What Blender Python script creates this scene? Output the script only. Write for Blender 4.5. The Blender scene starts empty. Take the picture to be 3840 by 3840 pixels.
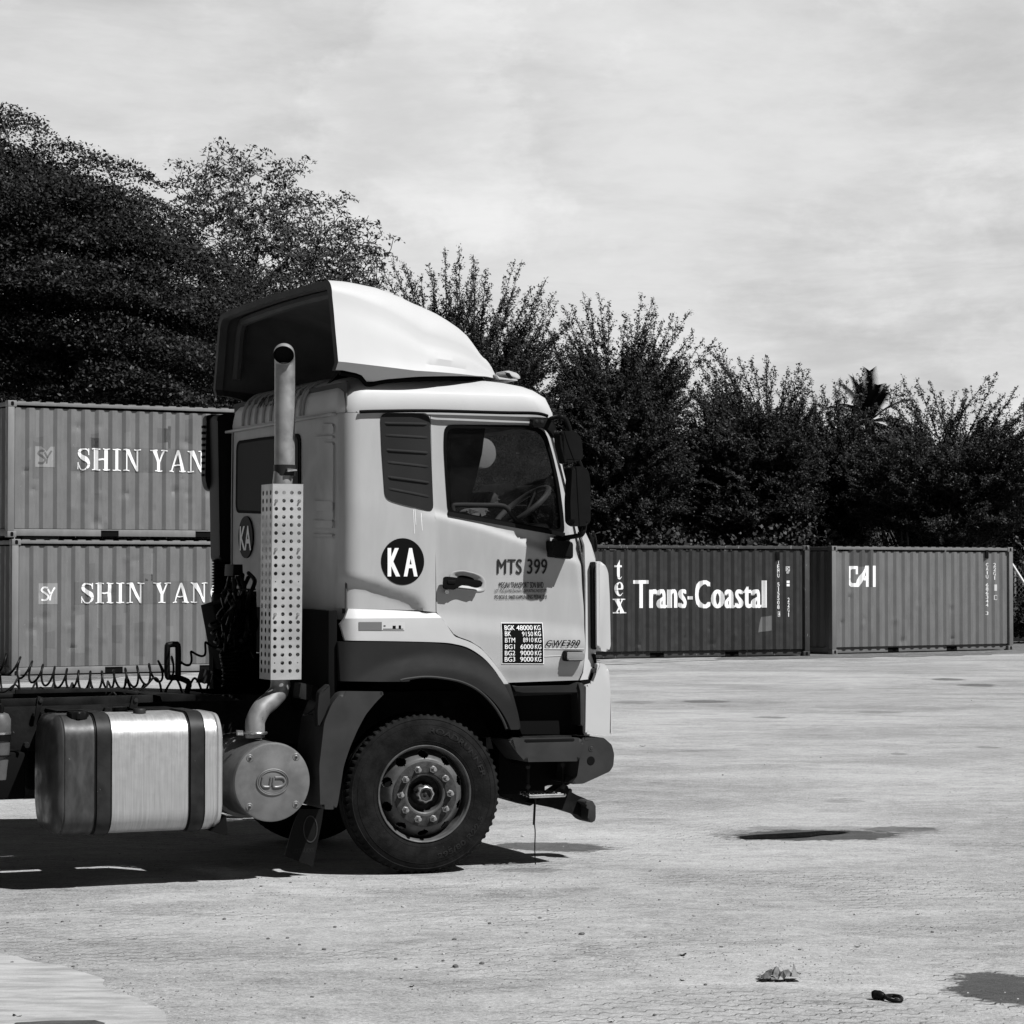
import bpy, bmesh, math, random
import numpy as np
from mathutils import Vector, Matrix, geometry
random.seed(7); RNG = np.random.default_rng(7)
SC = bpy.context.scene
COL = SC.collection
PI = math.pi

# ------------------------------------------------------------------ camera
CAM_H = 1.968
PITCH = math.atan(225 / 9500)
cd = bpy.data.cameras.new('camera'); cam = bpy.data.objects.new('camera', cd); COL.objects.link(cam)
cam.location = (0, 0, CAM_H); cam.rotation_euler = (PI / 2 + PITCH, 0, 0)
cd.sensor_width = 36; cd.lens = 36 * 9500 / 3840; cd.clip_start = .1; cd.clip_end = 3000
SC.camera = cam
SC.view_settings.view_transform = 'Standard'; SC.view_settings.look = 'None'
SC.view_settings.exposure = .4; SC.view_settings.gamma = 1
SC.cycles.max_bounces = 6; SC.cycles.transparent_max_bounces = 12; SC.cycles.use_denoising = True

# ------------------------------------------------------------------ sun and sky (black-and-white film, red filter)
TH = math.radians(23.5)                       # heading of the truck
EX = Vector((math.cos(TH), math.sin(TH), 0)); EY = Vector((-math.sin(TH), math.cos(TH), 0))
to_sun = (EX * .42 - EY * .62 + Vector((0, 0, 1))).normalized()
sd = bpy.data.lights.new('sun', 'SUN'); sd.energy = 4.8; sd.angle = math.radians(.53); sd.color = (1, 1, 1)
sun = bpy.data.objects.new('sun', sd); COL.objects.link(sun)
sun.rotation_euler = to_sun.to_track_quat('Z', 'Y').to_euler()

W = bpy.data.worlds.new('World'); SC.world = W; W.use_nodes = True
nt = W.node_tree; nt.nodes.clear()
def N(t, typ, **kw):
    n = t.nodes.new(typ)
    for k, v in kw.items():
        if k.startswith('i_'):
            k = k[2:]; k = int(k) if k.isdigit() else k.replace('_', ' ')
            n.inputs[k].default_value = v
        else: setattr(n, k, v)
    return n
def mth(t, op, a, b=None, c=None, clamp=False):
    n = t.nodes.new('ShaderNodeMath'); n.operation = op; n.use_clamp = clamp
    for i, v in enumerate((a, b, c)):
        if v is None: continue
        if isinstance(v, (int, float)): n.inputs[i].default_value = v
        else: t.links.new(v, n.inputs[i])
    return n.outputs[0]
def maprange(t, v, a, b, c, d, smooth=True):
    n = t.nodes.new('ShaderNodeMapRange'); n.interpolation_type = 'SMOOTHSTEP' if smooth else 'LINEAR'
    t.links.new(v, n.inputs[0])
    for i, x in enumerate((a, b, c, d)): n.inputs[i + 1].default_value = x
    return n.outputs[0]
def noise(t, vec, scale, detail=4, rough=.55, dist=0, sc=(1, 1, 1)):
    m = t.nodes.new('ShaderNodeMapping'); m.inputs['Scale'].default_value = sc
    t.links.new(vec, m.inputs[0])
    n = t.nodes.new('ShaderNodeTexNoise'); n.inputs['Scale'].default_value = scale
    n.inputs['Detail'].default_value = detail; n.inputs['Roughness'].default_value = rough; n.inputs['Distortion'].default_value = dist
    t.links.new(m.outputs[0], n.inputs['Vector']); return n.outputs['Fac']
sky = N(nt, 'ShaderNodeTexSky', sky_type='NISHITA', sun_disc=False, sun_elevation=math.asin(to_sun.z),
        sun_rotation=math.atan2(to_sun.x, to_sun.y))
sep = N(nt, 'ShaderNodeSeparateColor'); nt.links.new(sky.outputs[0], sep.inputs[0])
tc = N(nt, 'ShaderNodeTexCoord'); gen = tc.outputs['Generated']
sx = N(nt, 'ShaderNodeSeparateXYZ'); nt.links.new(gen, sx.inputs[0])
dome = mth(nt, 'MAXIMUM', sx.outputs[2], .0)
# project directions on a flat cloud deck so streaks foreshorten towards the horizon
den = mth(nt, 'ADD', dome, .12)
px_ = mth(nt, 'DIVIDE', sx.outputs[0], den); py_ = mth(nt, 'DIVIDE', sx.outputs[1], den)
cv = N(nt, 'ShaderNodeCombineXYZ'); nt.links.new(px_, cv.inputs[0]); nt.links.new(py_, cv.inputs[1])
n1 = noise(nt, cv.outputs[0], .7, 7, .6, .25, (1, .55, 1)); n2 = noise(nt, cv.outputs[0], 2.2, 8, .68, .35, (.7, .75, 1))
n3 = noise(nt, gen, 9, 6, .55, .3, (1, 1, 2.2))
c = mth(nt, 'ADD', mth(nt, 'MULTIPLY', n1, .62), mth(nt, 'MULTIPLY', n2, .38))
c = maprange(nt, c, .38, .60, 0, 1)
low = maprange(nt, sx.outputs[2], .02, .13, 1, 0)           # small cumulus low over the trees
cum = mth(nt, 'MULTIPLY', maprange(nt, n3, .53, .64, 0, .9), low)
puff = maprange(nt, noise(nt, gen, 7.5, 10, .6, .1, (1, 1, 1.6)), .50, .60, 0, 1); puff = mth(nt, 'MAXIMUM', puff, cum)
cl = mth(nt, 'ADD', mth(nt, 'ADD', mth(nt, 'MULTIPLY', c, 1.75), 4.15), mth(nt, 'MULTIPLY', puff, .75))
ahead = maprange(nt, sx.outputs[1], .25, .92, 0, 1); lowsky = maprange(nt, sx.outputs[2], .24, .46, 1, 0)
bank = mth(nt, 'MULTIPLY', ahead, lowsky)
red = mth(nt, 'MULTIPLY', sep.outputs[0], .07)
val = mth(nt, 'ADD', mth(nt, 'MULTIPLY', cl, bank), mth(nt, 'MULTIPLY', red, mth(nt, 'SUBTRACT', 1, bank)))
cc = N(nt, 'ShaderNodeCombineColor')
for i in range(3): nt.links.new(val, cc.inputs[i])
bg = N(nt, 'ShaderNodeBackground'); bg.inputs[1].default_value = .1; nt.links.new(cc.outputs[0], bg.inputs[0])
wo = N(nt, 'ShaderNodeOutputWorld'); nt.links.new(bg.outputs[0], wo.inputs[0])

# ------------------------------------------------------------------ materials (all greys)
def grey(v): return (v, v, v, 1)
MATS = {}
def mat(name, v, rough=.5, metal=0., var=.0, scale=6, sc=(1, 1, 1), bump=0., bscale=40, spec=.5, speck=None, rvar=0., coat=0.):
    m = bpy.data.materials.new(name); m.use_nodes = True; t = m.node_tree
    b = t.nodes['Principled BSDF']; b.inputs['Base Color'].default_value = grey(v)
    b.inputs['Roughness'].default_value = rough; b.inputs['Metallic'].default_value = metal
    b.inputs['Specular IOR Level'].default_value = spec; b.inputs['Coat Weight'].default_value = coat
    b.inputs['Coat Roughness'].default_value = .12
    g = t.nodes.new('ShaderNodeTexCoord').outputs['Object']
    out = None
    if var:
        f = noise(t, g, scale, 6, .6, .2, sc)
        out = maprange(t, f, .3, .7, v * (1 - var), v * (1 + var))
    if speck:                                   # (amount threshold, value, scale): chips, rust, dust specks
        f = noise(t, g, speck[2], 5, .7, .4, speck[3] if len(speck) > 3 else (1, 1, 1))
        k = maprange(t, f, speck[0], speck[0] + .05, 0, 1)
        base = out if out is not None else mth(t, 'ADD', v, 0.)
        out = mth(t, 'ADD', mth(t, 'MULTIPLY', base, mth(t, 'SUBTRACT', 1, k)), mth(t, 'MULTIPLY', k, speck[1]))
    if out is not None:
        c3 = t.nodes.new('ShaderNodeCombineColor')
        for i in range(3): t.links.new(out, c3.inputs[i])
        t.links.new(c3.outputs[0], b.inputs['Base Color'])
    if rvar:
        f = noise(t, g, scale * 2, 4, .6); t.links.new(maprange(t, f, .3, .7, max(.05, rough - rvar), min(1, rough + rvar)), b.inputs['Roughness'])
    if bump:
        f = noise(t, g, bscale, 5, .6); bn = t.nodes.new('ShaderNodeBump'); bn.inputs['Strength'].default_value = bump; bn.inputs['Distance'].default_value = .01
        t.links.new(f, bn.inputs['Height']); t.links.new(bn.outputs[0], b.inputs['Normal'])
    MATS[name] = m; return m
PAINT = mat('cab_paint', .355, .5, var=.05, scale=2.2, sc=(3, 3, .7), rvar=.08, spec=.25, speck=(.72, .24, 14))
PAINT_LIT = mat('cab_paint_lit', .46, .5, var=.04, scale=2, spec=.3, speck=(.70, .3, 14))  # cab paint lightened: sunlight on roof and corner parts put into the colour
PAINT2 = mat('fairing_paint', .46, .5, var=.03, scale=1.5, spec=.3)
LINING = mat('fairing_shade', .04, .8, var=.25, scale=3)  # dark grey: shade inside the roof fairing put into the colour
DARKP = mat('dark_plastic', .021, .6, var=.10, scale=3, bump=.15, bscale=300, rvar=.08, spec=.05, speck=(.74, .08, 60))
DARKP2 = mat('grey_plastic', .034, .5, var=.15, scale=4, rvar=.08, spec=.12, speck=(.72, .10, 50))
BLACK = mat('black_plastic', .007, .45, var=.2, scale=5, spec=.08)
VOID = mat('soot_shade_black', .004, .9, spec=.1)  # near-black: shade of recesses, gaps and underbody in the colour, plus outlet soot
RUBBER = mat('rubber', .011, .7, var=.4, scale=9, bump=.3, bscale=60, speck=(.66, .06, 16), spec=.04)
SEAL = mat('seal', .004, .7, spec=.03)
STEEL = mat('painted_steel', .30, .42, .55, var=.3, scale=7, bump=.2, bscale=30, rvar=.1, speck=(.64, .10, 12))
RIMM = mat('rim_steel', .085, .5, .1, spec=.2, var=.3, scale=8, speck=(.62, .12, 18), rvar=.1)
RUSTY = mat('dirty_hub', .035, .65, .1, spec=.15, var=.5, scale=22, bump=.3, bscale=60, speck=(.58, .03, 30))
NUTM = mat('nut_metal', .32, .35, .6, var=.3, scale=30)
ALU = mat('brushed_tank', .46, .42, .6, var=.12, scale=8, sc=(14, 1, .4), rvar=.06, speck=(.60, .38, 9, (14, 1, .3)))
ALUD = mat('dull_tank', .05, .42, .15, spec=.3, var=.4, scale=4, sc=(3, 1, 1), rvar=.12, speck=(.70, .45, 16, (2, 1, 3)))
GUARD = mat('guard_metal', .43, .42, .35, var=.12, scale=4, sc=(1, 1, 2), rvar=.1, speck=(.70, .35, 30))
PIPE = mat('exhaust_metal', .30, .45, .5, var=.25, scale=6, speck=(.66, .12, 14), rvar=.1)
BLANK = mat('chassis_paint', .010, .6, spec=.08, var=.5, scale=6, bump=.2, bscale=40, speck=(.68, .09, 20))
CHROME = mat('bare_metal', .6, .25, .9, var=.2, scale=20)
STRAPM = mat('strap_metal', .022, .5, .15, spec=.15, var=.4, scale=6, speck=(.7, .2, 25))
WHITE = mat('white_vinyl', .82, .5); BLACKV = mat('black_vinyl', .006, .5, spec=.04); GREYV = mat('grey_vinyl', .028, .6, spec=.04); GREYV2 = mat('pale_sticker', .42, .5)
CLOTH = mat('seat_cloth', .05, .95, var=.5, scale=9, bump=.5, bscale=80); CLOTHL = mat('pale_cloth', .35, .9, var=.3, scale=8)
LENS = mat('amber_lens', .22, .2, coat=.6, var=.2, scale=60, sc=(.1, 1, 6))
def glass(name, tint, haze=.06):
    m = bpy.data.materials.new(name); m.use_nodes = True; t = m.node_tree; t.nodes.clear()
    tr = N(t, 'ShaderNodeBsdfTransparent'); tr.inputs[0].default_value = grey(tint)
    gl = N(t, 'ShaderNodeBsdfGlossy'); gl.inputs['Roughness'].default_value = .02; gl.inputs[0].default_value = grey(.9)
    df = N(t, 'ShaderNodeBsdfDiffuse'); df.inputs[0].default_value = grey(.5)
    lw = N(t, 'ShaderNodeLayerWeight'); lw.inputs[0].default_value = .5; fo = mth(t, 'ADD', mth(t, 'MULTIPLY', mth(t, 'POWER', lw.outputs['Facing'], 5), .6), .04)
    m1 = N(t, 'ShaderNodeMixShader'); t.links.new(fo, m1.inputs[0]); t.links.new(tr.outputs[0], m1.inputs[1]); t.links.new(gl.outputs[0], m1.inputs[2])
    g = t.nodes.new('ShaderNodeTexCoord').outputs['Object']
    k = maprange(t, noise(t, g, 5, 7, .7, .5), .35, .8, haze * .3, haze * 2.2)
    m2 = N(t, 'ShaderNodeMixShader'); t.links.new(k, m2.inputs[0]); t.links.new(m1.outputs[0], m2.inputs[1]); t.links.new(df.outputs[0], m2.inputs[2])
    o = N(t, 'ShaderNodeOutputMaterial'); t.links.new(m2.outputs[0], o.inputs[0]); return m
GLASS = glass('window_glass', .50, .006); GLASSD = mat('tinted_pane', .012, .5, spec=.03)

# ------------------------------------------------------------------ mesh helpers
def finish(bm, name, m, parent=None, smooth=True, angle=35, loc=None):
    me = bpy.data.meshes.new(name)
    bmesh.ops.recalc_face_normals(bm, faces=bm.faces[:])
    bm.to_mesh(me); bm.free()
    if smooth:
        me.polygons.foreach_set('use_smooth', [True] * len(me.polygons)); me.set_sharp_from_angle(angle=math.radians(angle))
    for mm in (m if isinstance(m, (list, tuple)) else [m]): me.materials.append(mm)
    o = bpy.data.objects.new(name, me); COL.objects.link(o)
    if parent: o.parent = parent
    if loc: o.location = loc
    return o
def empty(name, loc=(0, 0, 0), rz=0, parent=None):
    o = bpy.data.objects.new(name, None); COL.objects.link(o); o.location = loc; o.rotation_euler = (0, 0, rz)
    o.empty_display_size = .2
    if parent: o.parent = parent
    return o
def tag(o, label=None, cat=None, group=None, kind=None):
    if label: o['label'] = label
    if cat: o['category'] = cat
    if group: o['group'] = group
    if kind: o['kind'] = kind
    return o
def cat_rom(pts, n=6, closed=False):
    P = [Vector(p) for p in pts]; out = []; L = len(P)
    for i in range(L if closed else L - 1):
        if closed: a, b, c_, d = P[(i - 1) % L], P[i], P[(i + 1) % L], P[(i + 2) % L]
        else: a, b, c_, d = P[max(i - 1, 0)], P[i], P[i + 1], P[min(i + 2, L - 1)]
        for k in range(n):
            t = k / n
            out.append(.5 * ((2 * b) + (c_ - a) * t + (2 * a - 5 * b + 4 * c_ - d) * t * t + (3 * b - a - 3 * c_ + d) * t ** 3))
    if not closed: out.append(P[-1])
    return out
def fillet(pts, r, n=4):
    P = [Vector((p[0], p[1])) for p in pts]; out = []; L = len(P)
    for i in range(L):
        a, b, c_ = P[i - 1], P[i], P[(i + 1) % L]
        d1, d2 = (a - b), (c_ - b); l1, l2 = d1.length, d2.length
        if l1 < 1e-6 or l2 < 1e-6: continue
        q = min(r, l1 * .45, l2 * .45); p1 = b + d1 / l1 * q; p2 = b + d2 / l2 * q
        for k in range(n + 1):
            t = k / n; out.append((p1 * (1 - t) ** 2 + b * 2 * t * (1 - t) + p2 * t * t)[:])
    return out
def add_tube(bm, pts, r, seg=10, closed=False, caps=True):
    P = [Vector(p) for p in pts]; L = len(P); rings = []; prev = None
    for i in range(L):
        if closed: t = P[(i + 1) % L] - P[i - 1]
        else: t = P[min(i + 1, L - 1)] - P[max(i - 1, 0)]
        t.normalize()
        if prev is None: u = t.orthogonal().normalized()
        else: u = (prev - t * prev.dot(t)).normalized()
        prev = u; w = t.cross(u); rr = r[i] if isinstance(r, (list, tuple)) else r
        rings.append([bm.verts.new(P[i] + (u * math.cos(a) + w * math.sin(a)) * rr) for a in [2 * PI * k / seg for k in range(seg)]])
    for i in range(L if closed else L - 1):
        A, B = rings[i], rings[(i + 1) % L]
        for k in range(seg): bm.faces.new((A[k], A[(k + 1) % seg], B[(k + 1) % seg], B[k]))
    if caps and not closed:
        bm.faces.new(rings[0][::-1]); bm.faces.new(rings[-1])
def tube(name, pts, r, m, parent, seg=10, smoothn=6, closed=False, caps=True):
    bm = bmesh.new(); p = cat_rom(pts, smoothn, closed) if smoothn else pts
    add_tube(bm, p, r, seg, closed, caps); return finish(bm, name, m, parent)
def add_box(bm, x0, x1, y0, y1, z0, z1, bev=0., seg=2):
    r = bmesh.ops.create_cube(bm, size=1); vs = r['verts']
    for v in vs: v.co = Vector(((x0 + x1) / 2 + v.co.x * (x1 - x0), (y0 + y1) / 2 + v.co.y * (y1 - y0), (z0 + z1) / 2 + v.co.z * (z1 - z0)))
    if bev: 
        es = list({e for v in vs for e in v.link_edges}); bmesh.ops.bevel(bm, geom=es, offset=bev, segments=seg, affect='EDGES', profile=.5)
def box(name, x0, x1, y0, y1, z0, z1, m, parent=None, bev=.006, seg=2):
    bm = bmesh.new(); add_box(bm, x0, x1, y0, y1, z0, z1, bev, seg); return finish(bm, name, m, parent)
def add_prism(bm, out, y0, y1, bev=0., seg=2):
    a = [bm.verts.new((p[0], y0, p[1])) for p in out]; b = [bm.verts.new((p[0], y1, p[1])) for p in out]
    L = len(out); fs = [bm.faces.new(a), bm.faces.new(b[::-1])]
    for i in range(L): fs.append(bm.faces.new((a[i], b[i], b[(i + 1) % L], a[(i + 1) % L])))
    if bev: bmesh.ops.bevel(bm, geom=list(fs[0].edges), offset=bev, segments=seg, affect='EDGES', profile=.5)
def prism(name, out, y0, y1, m, parent, bev=.008, seg=2, angle=35):
    bm = bmesh.new(); add_prism(bm, out, y0, y1, bev, seg); return finish(bm, name, m, parent, angle=angle)
def lathe_y(bm, prof, seg=48, c=(0, 0, 0), closed=False, a0=0):
    """prof: list of (radius, y); turned round the lateral axis through c"""
    rings = []
    for r, y in prof:
        rings.append([bm.verts.new((c[0] + r * math.cos(a0 + 2 * PI * k / seg), c[1] + y, c[2] + r * math.sin(a0 + 2 * PI * k / seg))) for k in range(seg)])
    fs = []
    R = len(rings)
    for i in range(R if closed else R - 1):
        A, B = rings[i], rings[(i + 1) % R]
        for k in range(seg): fs.append(bm.faces.new((A[k], A[(k + 1) % seg], B[(k + 1) % seg], B[k])))
    if not closed:
        pass
    return rings, fs
def lathe(name, prof, m, parent, seg=48, c=(0, 0, 0), angle=30, rot=None):
    bm = bmesh.new(); lathe_y(bm, prof, seg, c)
    if rot is not None: bmesh.ops.transform(bm, matrix=rot, verts=bm.verts[:])
    return finish(bm, name, m, parent, angle=angle)
def cut_grid(bm, xs, zs):
    for v, ax in [(x, 0) for x in xs] + [(z, 2) for z in zs]:
        co = Vector((v, 0, 0)) if ax == 0 else Vector((0, 0, v)); no = Vector((1, 0, 0)) if ax == 0 else Vector((0, 0, 1))
        bmesh.ops.bisect_plane(bm, geom=bm.verts[:] + bm.edges[:] + bm.faces[:], plane_co=co, plane_no=no, dist=1e-6)
def frange(a, b, s):
    n = max(1, int((b - a) / s)); return [a + (b - a) * i / n for i in range(1, n)]
def panel(name, outline, hf, m, parent, holes=(), t=.02, step=.05, angle=25, lip=0.):
    """sheet-metal panel: outline in the side plane, pressed to the height field hf(x, z), with real thickness"""
    bm = bmesh.new()
    polys = [[Vector((p[0], 0, p[1])) for p in q] for q in [outline] + list(holes)]
    if holes:
        vs = [bm.verts.new(v) for q in polys for v in q]
        for tr in geometry.tessellate_polygon([[Vector((v.x, v.z, 0)) for v in q] for q in polys]): 
            try: bm.faces.new([vs[i] for i in tr])
            except ValueError: pass
    else: bm.faces.new([bm.verts.new(v) for v in polys[0]])
    xs = [p[0] for p in outline]; zs = [p[1] for p in outline]
    if step: cut_grid(bm, frange(min(xs), max(xs), step), frange(min(zs), max(zs), step))
    for v in bm.verts: v.co.y = hf(v.co.x, v.co.z)
    if t:
        be = [e for e in bm.edges if len(e.link_faces) == 1]
        r = bmesh.ops.extrude_edge_only(bm, edges=be)
        for v in [g for g in r['geom'] if isinstance(g, bmesh.types.BMVert)]: v.co.y += t
    return finish(bm, name, m, parent, angle=angle)
def flat(y): return lambda x, z: y
def text_polys(s, bold=0., spacing=1.):
    cu = bpy.data.curves.new('lettering', 'FONT'); cu.body = s; cu.size = 1; cu.offset = bold; cu.space_character = spacing; cu.resolution_u = 4
    o = bpy.data.objects.new('lettering', cu); COL.objects.link(o); bpy.context.view_layer.update()
    me = o.to_mesh(); V = [v.co[:] for v in me.vertices]; F = [tuple(p.vertices) for p in me.polygons]; o.to_mesh_clear()
    bpy.data.objects.remove(o); bpy.data.curves.remove(cu); return V, F
def lay(bm): return bm.verts.layers.float.get('lay') or bm.verts.layers.float.new('lay')
def press(bm, hf, k=.001):
    l = bm.verts.layers.float.get('lay')
    for v in bm.verts: v.co.y = hf(v.co.x, v.co.z) - (v[l] * k if l else 0)
def add_text(bm, s, x0, x1, z0, z1, bold=0., spacing=1., cap=True):
    if bold > .006:                                  # heavier weight: the same glyphs laid twice, a hair apart
        d = bold * (z1 - z0) * .9; l = lay(bm)
        for i, o in enumerate((-1, 0, 1)):
            n0 = len(bm.verts); add_text(bm, s, x0 + d * (1 + o), x1 - d * (1 - o), z0, z1, 0., spacing); bm.verts.ensure_lookup_table()
            for v in bm.verts[n0:]: v[l] = i
        return
    V, F = text_polys(s, 0., spacing)
    xs = [v[0] for v in V]; ys = [v[1] for v in V]; a, b, c_, d = min(xs), max(xs), min(ys), max(ys)
    vs = [bm.verts.new((x0 + (v[0] - a) / (b - a) * (x1 - x0), 0, z0 + (v[1] - c_) / (d - c_) * (z1 - z0))) for v in V]
    for f in F:
        try: bm.faces.new([vs[i] for i in f])
        except ValueError: pass
def text(name, s, x0, x1, z0, z1, hf, m, parent, bold=0., spacing=1., xs=(), zs=(), skew=0., lk=.0003):
    bm = bmesh.new(); add_text(bm, s, x0, x1, z0, z1, bold, spacing)
    if skew:
        for v in bm.verts: v.co.x += (v.co.z - z0) * skew
    cut_grid(bm, xs, zs)
    press(bm, hf, lk)
    return finish(bm, name, m, parent, smooth=False)
def stroke_poly(pts, ws, n=8):
    """thick curved pen stroke with varying width -> quads in (x, z)"""
    P = cat_rom([(p[0], p[1], 0) for p in pts], n); Wd = cat_rom([(w, 0, 0) for w in ws], n)
    quads = []; prev = None
    for i, p in enumerate(P):
        t = (P[min(i + 1, len(P) - 1)] - P[max(i - 1, 0)]).normalized(); nrm = Vector((-t.y, t.x, 0)) * Wd[i].x / 2
        cur = ((p + nrm)[:2], (p - nrm)[:2])
        if prev: quads.append((prev[0], cur[0], cur[1], prev[1]))
        prev = cur
    return quads
# roman capitals and bold serif lower-case drawn in a unit box
def R_(a, b, c_, d): return [(a, c_), (b, c_), (b, d), (a, d)]
SER = {
 'H': (.95, [R_(.10, .30, 0, 1), R_(.65, .85, 0, 1), R_(.30, .65, .46, .54), R_(0, .40, 0, .05), R_(.55, .95, 0, .05), R_(0, .40, .95, 1), R_(.55, .95, .95, 1)]),
 'I': (.48, [R_(.14, .34, 0, 1), R_(0, .48, 0, .05), R_(0, .48, .95, 1)]),
 'N': (.92, [R_(.12, .19, 0, 1), R_(.72, .79, 0, 1), [(.06, 1), (.30, 1), (.79, .12), (.79, 0), (.72, 0), (.12, .88)], R_(0, .30, 0, .05), R_(0, .2, .95, 1), R_(.60, .92, .95, 1)]),
 'Y': (.92, [[(.08, 1), (.31, 1), (.55, .48), (.56, .42), (.36, .42)], [(.74, 1), (.82, 1), (.56, .42), (.46, .42)], R_(.36, .56, 0, .44), R_(.24, .68, 0, .05), R_(0, .40, .95, 1), R_(.62, .92, .95, 1)]),
 'A': (.92, [[(.44, 1), (.52, 1), (.86, 0), (.63, 0)], [(.44, 1), (.50, .86), (.17, 0), (.09, 0)], R_(.26, .66, .28, .34), R_(0, .28, 0, .05), R_(.54, .94, 0, .05)]),
 'S': (.66, stroke_poly([(.56, .74), (.50, .90), (.30, .965), (.12, .86), (.14, .68), (.34, .54), (.52, .40), (.56, .20), (.40, .05), (.20, .04), (.06, .24)], [.05, .06, .07, .13, .19, .21, .20, .14, .07, .06, .05]) + [R_(.54, .60, .68, .98), R_(.02, .07, .02, .34)]),
 'G': (.9, stroke_poly([(.78, .72), (.68, .90), (.48, .965), (.22, .84), (.12, .5), (.22, .16), (.48, .035), (.66, .08), (.72, .2)], [.05, .05, .06, .14, .20, .14, .06, .08, .16]) + [R_(.62, .82, .05, .44), R_(.52, .92, .40, .45)]),
 't': (.6, [[(.16, .95), (.38, 1.35), (.38, .1), (.16, .2)], R_(0, .6, .82, .95)] + stroke_poly([(.27, .3), (.29, .08), (.42, .04), (.58, .16)], [.22, .16, .09, .04])),
 'e': (.75, stroke_poly([(.12, .5), (.66, .5)], [.08, .08], 2) + stroke_poly([(.60, .5), (.58, .82), (.38, .96), (.17, .80), (.13, .46), (.24, .12), (.44, .04), (.68, .22)], [.2, .16, .07, .17, .22, .17, .08, .03])),
 'x': (.8, [[(.06, .97), (.34, .97), (.78, .03), (.48, .03)], [(.60, .97), (.70, .97), (.22, .03), (.12, .03)], R_(0, .40, .92, 1), R_(.50, .8, .92, 1), R_(0, .33, 0, .08), R_(.38, .85, 0, .08)]),
}
def serif(bm, s, x0, x1, z0, z1, gap=.12, hz=1.):
    adv = sum(SER[ch][0] + gap if ch != ' ' else .42 for ch in s) - gap; k = (x1 - x0) / adv; x = x0; dy = 0
    for ch in s:
        if ch == ' ': x += .42 * k; continue
        for q in SER[ch][1]:
            dy += 1; l = lay(bm); vs = [bm.verts.new((x + p[0] * k, 0, z0 + p[1] * (z1 - z0) / hz)) for p in q]
            for v in vs: v[l] = dy % 9
            try: bm.faces.new(vs)
            except ValueError: pass
        x += (SER[ch][0] + gap) * k
# ------------------------------------------------------------------ survey: a sight line met with a known plane gives real metres
SURV = {'A': (352.2, 503.1, .20834), 'B': (603.7, 503.1, .28646), 'C': (352.2, 855.3, .20834), 'D': (628.9, 1006.2, .28646), 'E': (352.2, 1257.8, .20834),
        'F': (0, 1157.2, .23438), 'G': (855.3, 1207.5, .16927), 'H': (603.7, 1282.9, .19531), 'I': (805, 754.7, .18229), 'Z': (0, 0, 1),
        'P': (704.4, 452.8, .33855), 'Q': (1308.1, 603.7, .3229), 'R': (0, 150.9, .3906)}
FP = 9500 / 3840 * 1932
def sight(c, x, y):
    o = SURV[c]; u = (o[0] + o[2] * x - 966) / FP; w = (966 - o[1] - o[2] * y) / FP
    cp, sp = math.cos(PITCH), math.sin(PITCH); return Vector((u, cp - w * sp, sp + w * cp))
CP = Vector((0, 0, CAM_H))
def on_ground(c, x, y, z=0.):
    d = sight(c, x, y); return CP + d * ((z - CAM_H) / d.z)
def at_depth(c, x, y, D):
    d = sight(c, x, y); return CP + d * (D / d.y)
W0 = on_ground('Z', 805, 1650.7)
def S(c, x, y, lat=0.):
    d = sight(c, x, y); t = (lat - (CP - W0).dot(EY)) / d.dot(EY); P = CP + d * t
    return ((P - W0).dot(EX), P.z)
def SL(c, pts, lat=0.): return [S(c, p[0], p[1], lat) for p in pts]
def S3(c, x, y, lat=0.):
    a = S(c, x, y, lat); return Vector((a[0], lat, a[1]))
def SR(c, x, y, X=-.57):                        # met with the plane of the cab's rear wall -> (lateral, z)
    d = sight(c, x, y); t = (X - (CP - W0).dot(EX)) / d.dot(EX); P = CP + d * t
    return ((P - W0).dot(EY), P.z)
#SPLIT
SURV.update({'J': (0, 729.5, .28634), 'K': (1106.9, 981.1, .23434), 'L': (1484.2, 981.1, .2317), 'X': (0, 1509.4, .4948), 'Y': (955.9, 1257.8, .5052)})
# ------------------------------------------------------------------ ground
STAINS = [('Y', 800, 1500, 608, 652, .80, -.1), ('Y', 690, 1720, 592, 650, .30, -.15), ('Y', 1300, 1640, 596, 618, .6, 0), ('Y', 1630, 2150, 1140, 1278, .80, .1), ('Y', -60, 430, 656, 690, .72, .3), ('Y', -60, 215, 750, 772, .3, 0), ('Y', 640, 840, 124, 136, .5, 0), ('Y', 400, 560, 126, 140, .3, 0),
          ('Y', 1580, 1712, 42, 53, .6, 0), ('Y', 1690, 1840, 64, 76, .5, 0), ('Y', 1750, 1842, 297, 305, .4, 0), ('Y', 925, 1055, 185, 194, .45, 0), ('Y', 1300, 1480, 166, 176, .35, 0), ('Y', 1180, 1350, 494, 510, .2, 0), ('Y', 1430, 1500, 322, 330, .35, 0), ('Y', 160, 260, 1084, 1092, .25, 0)]
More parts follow.
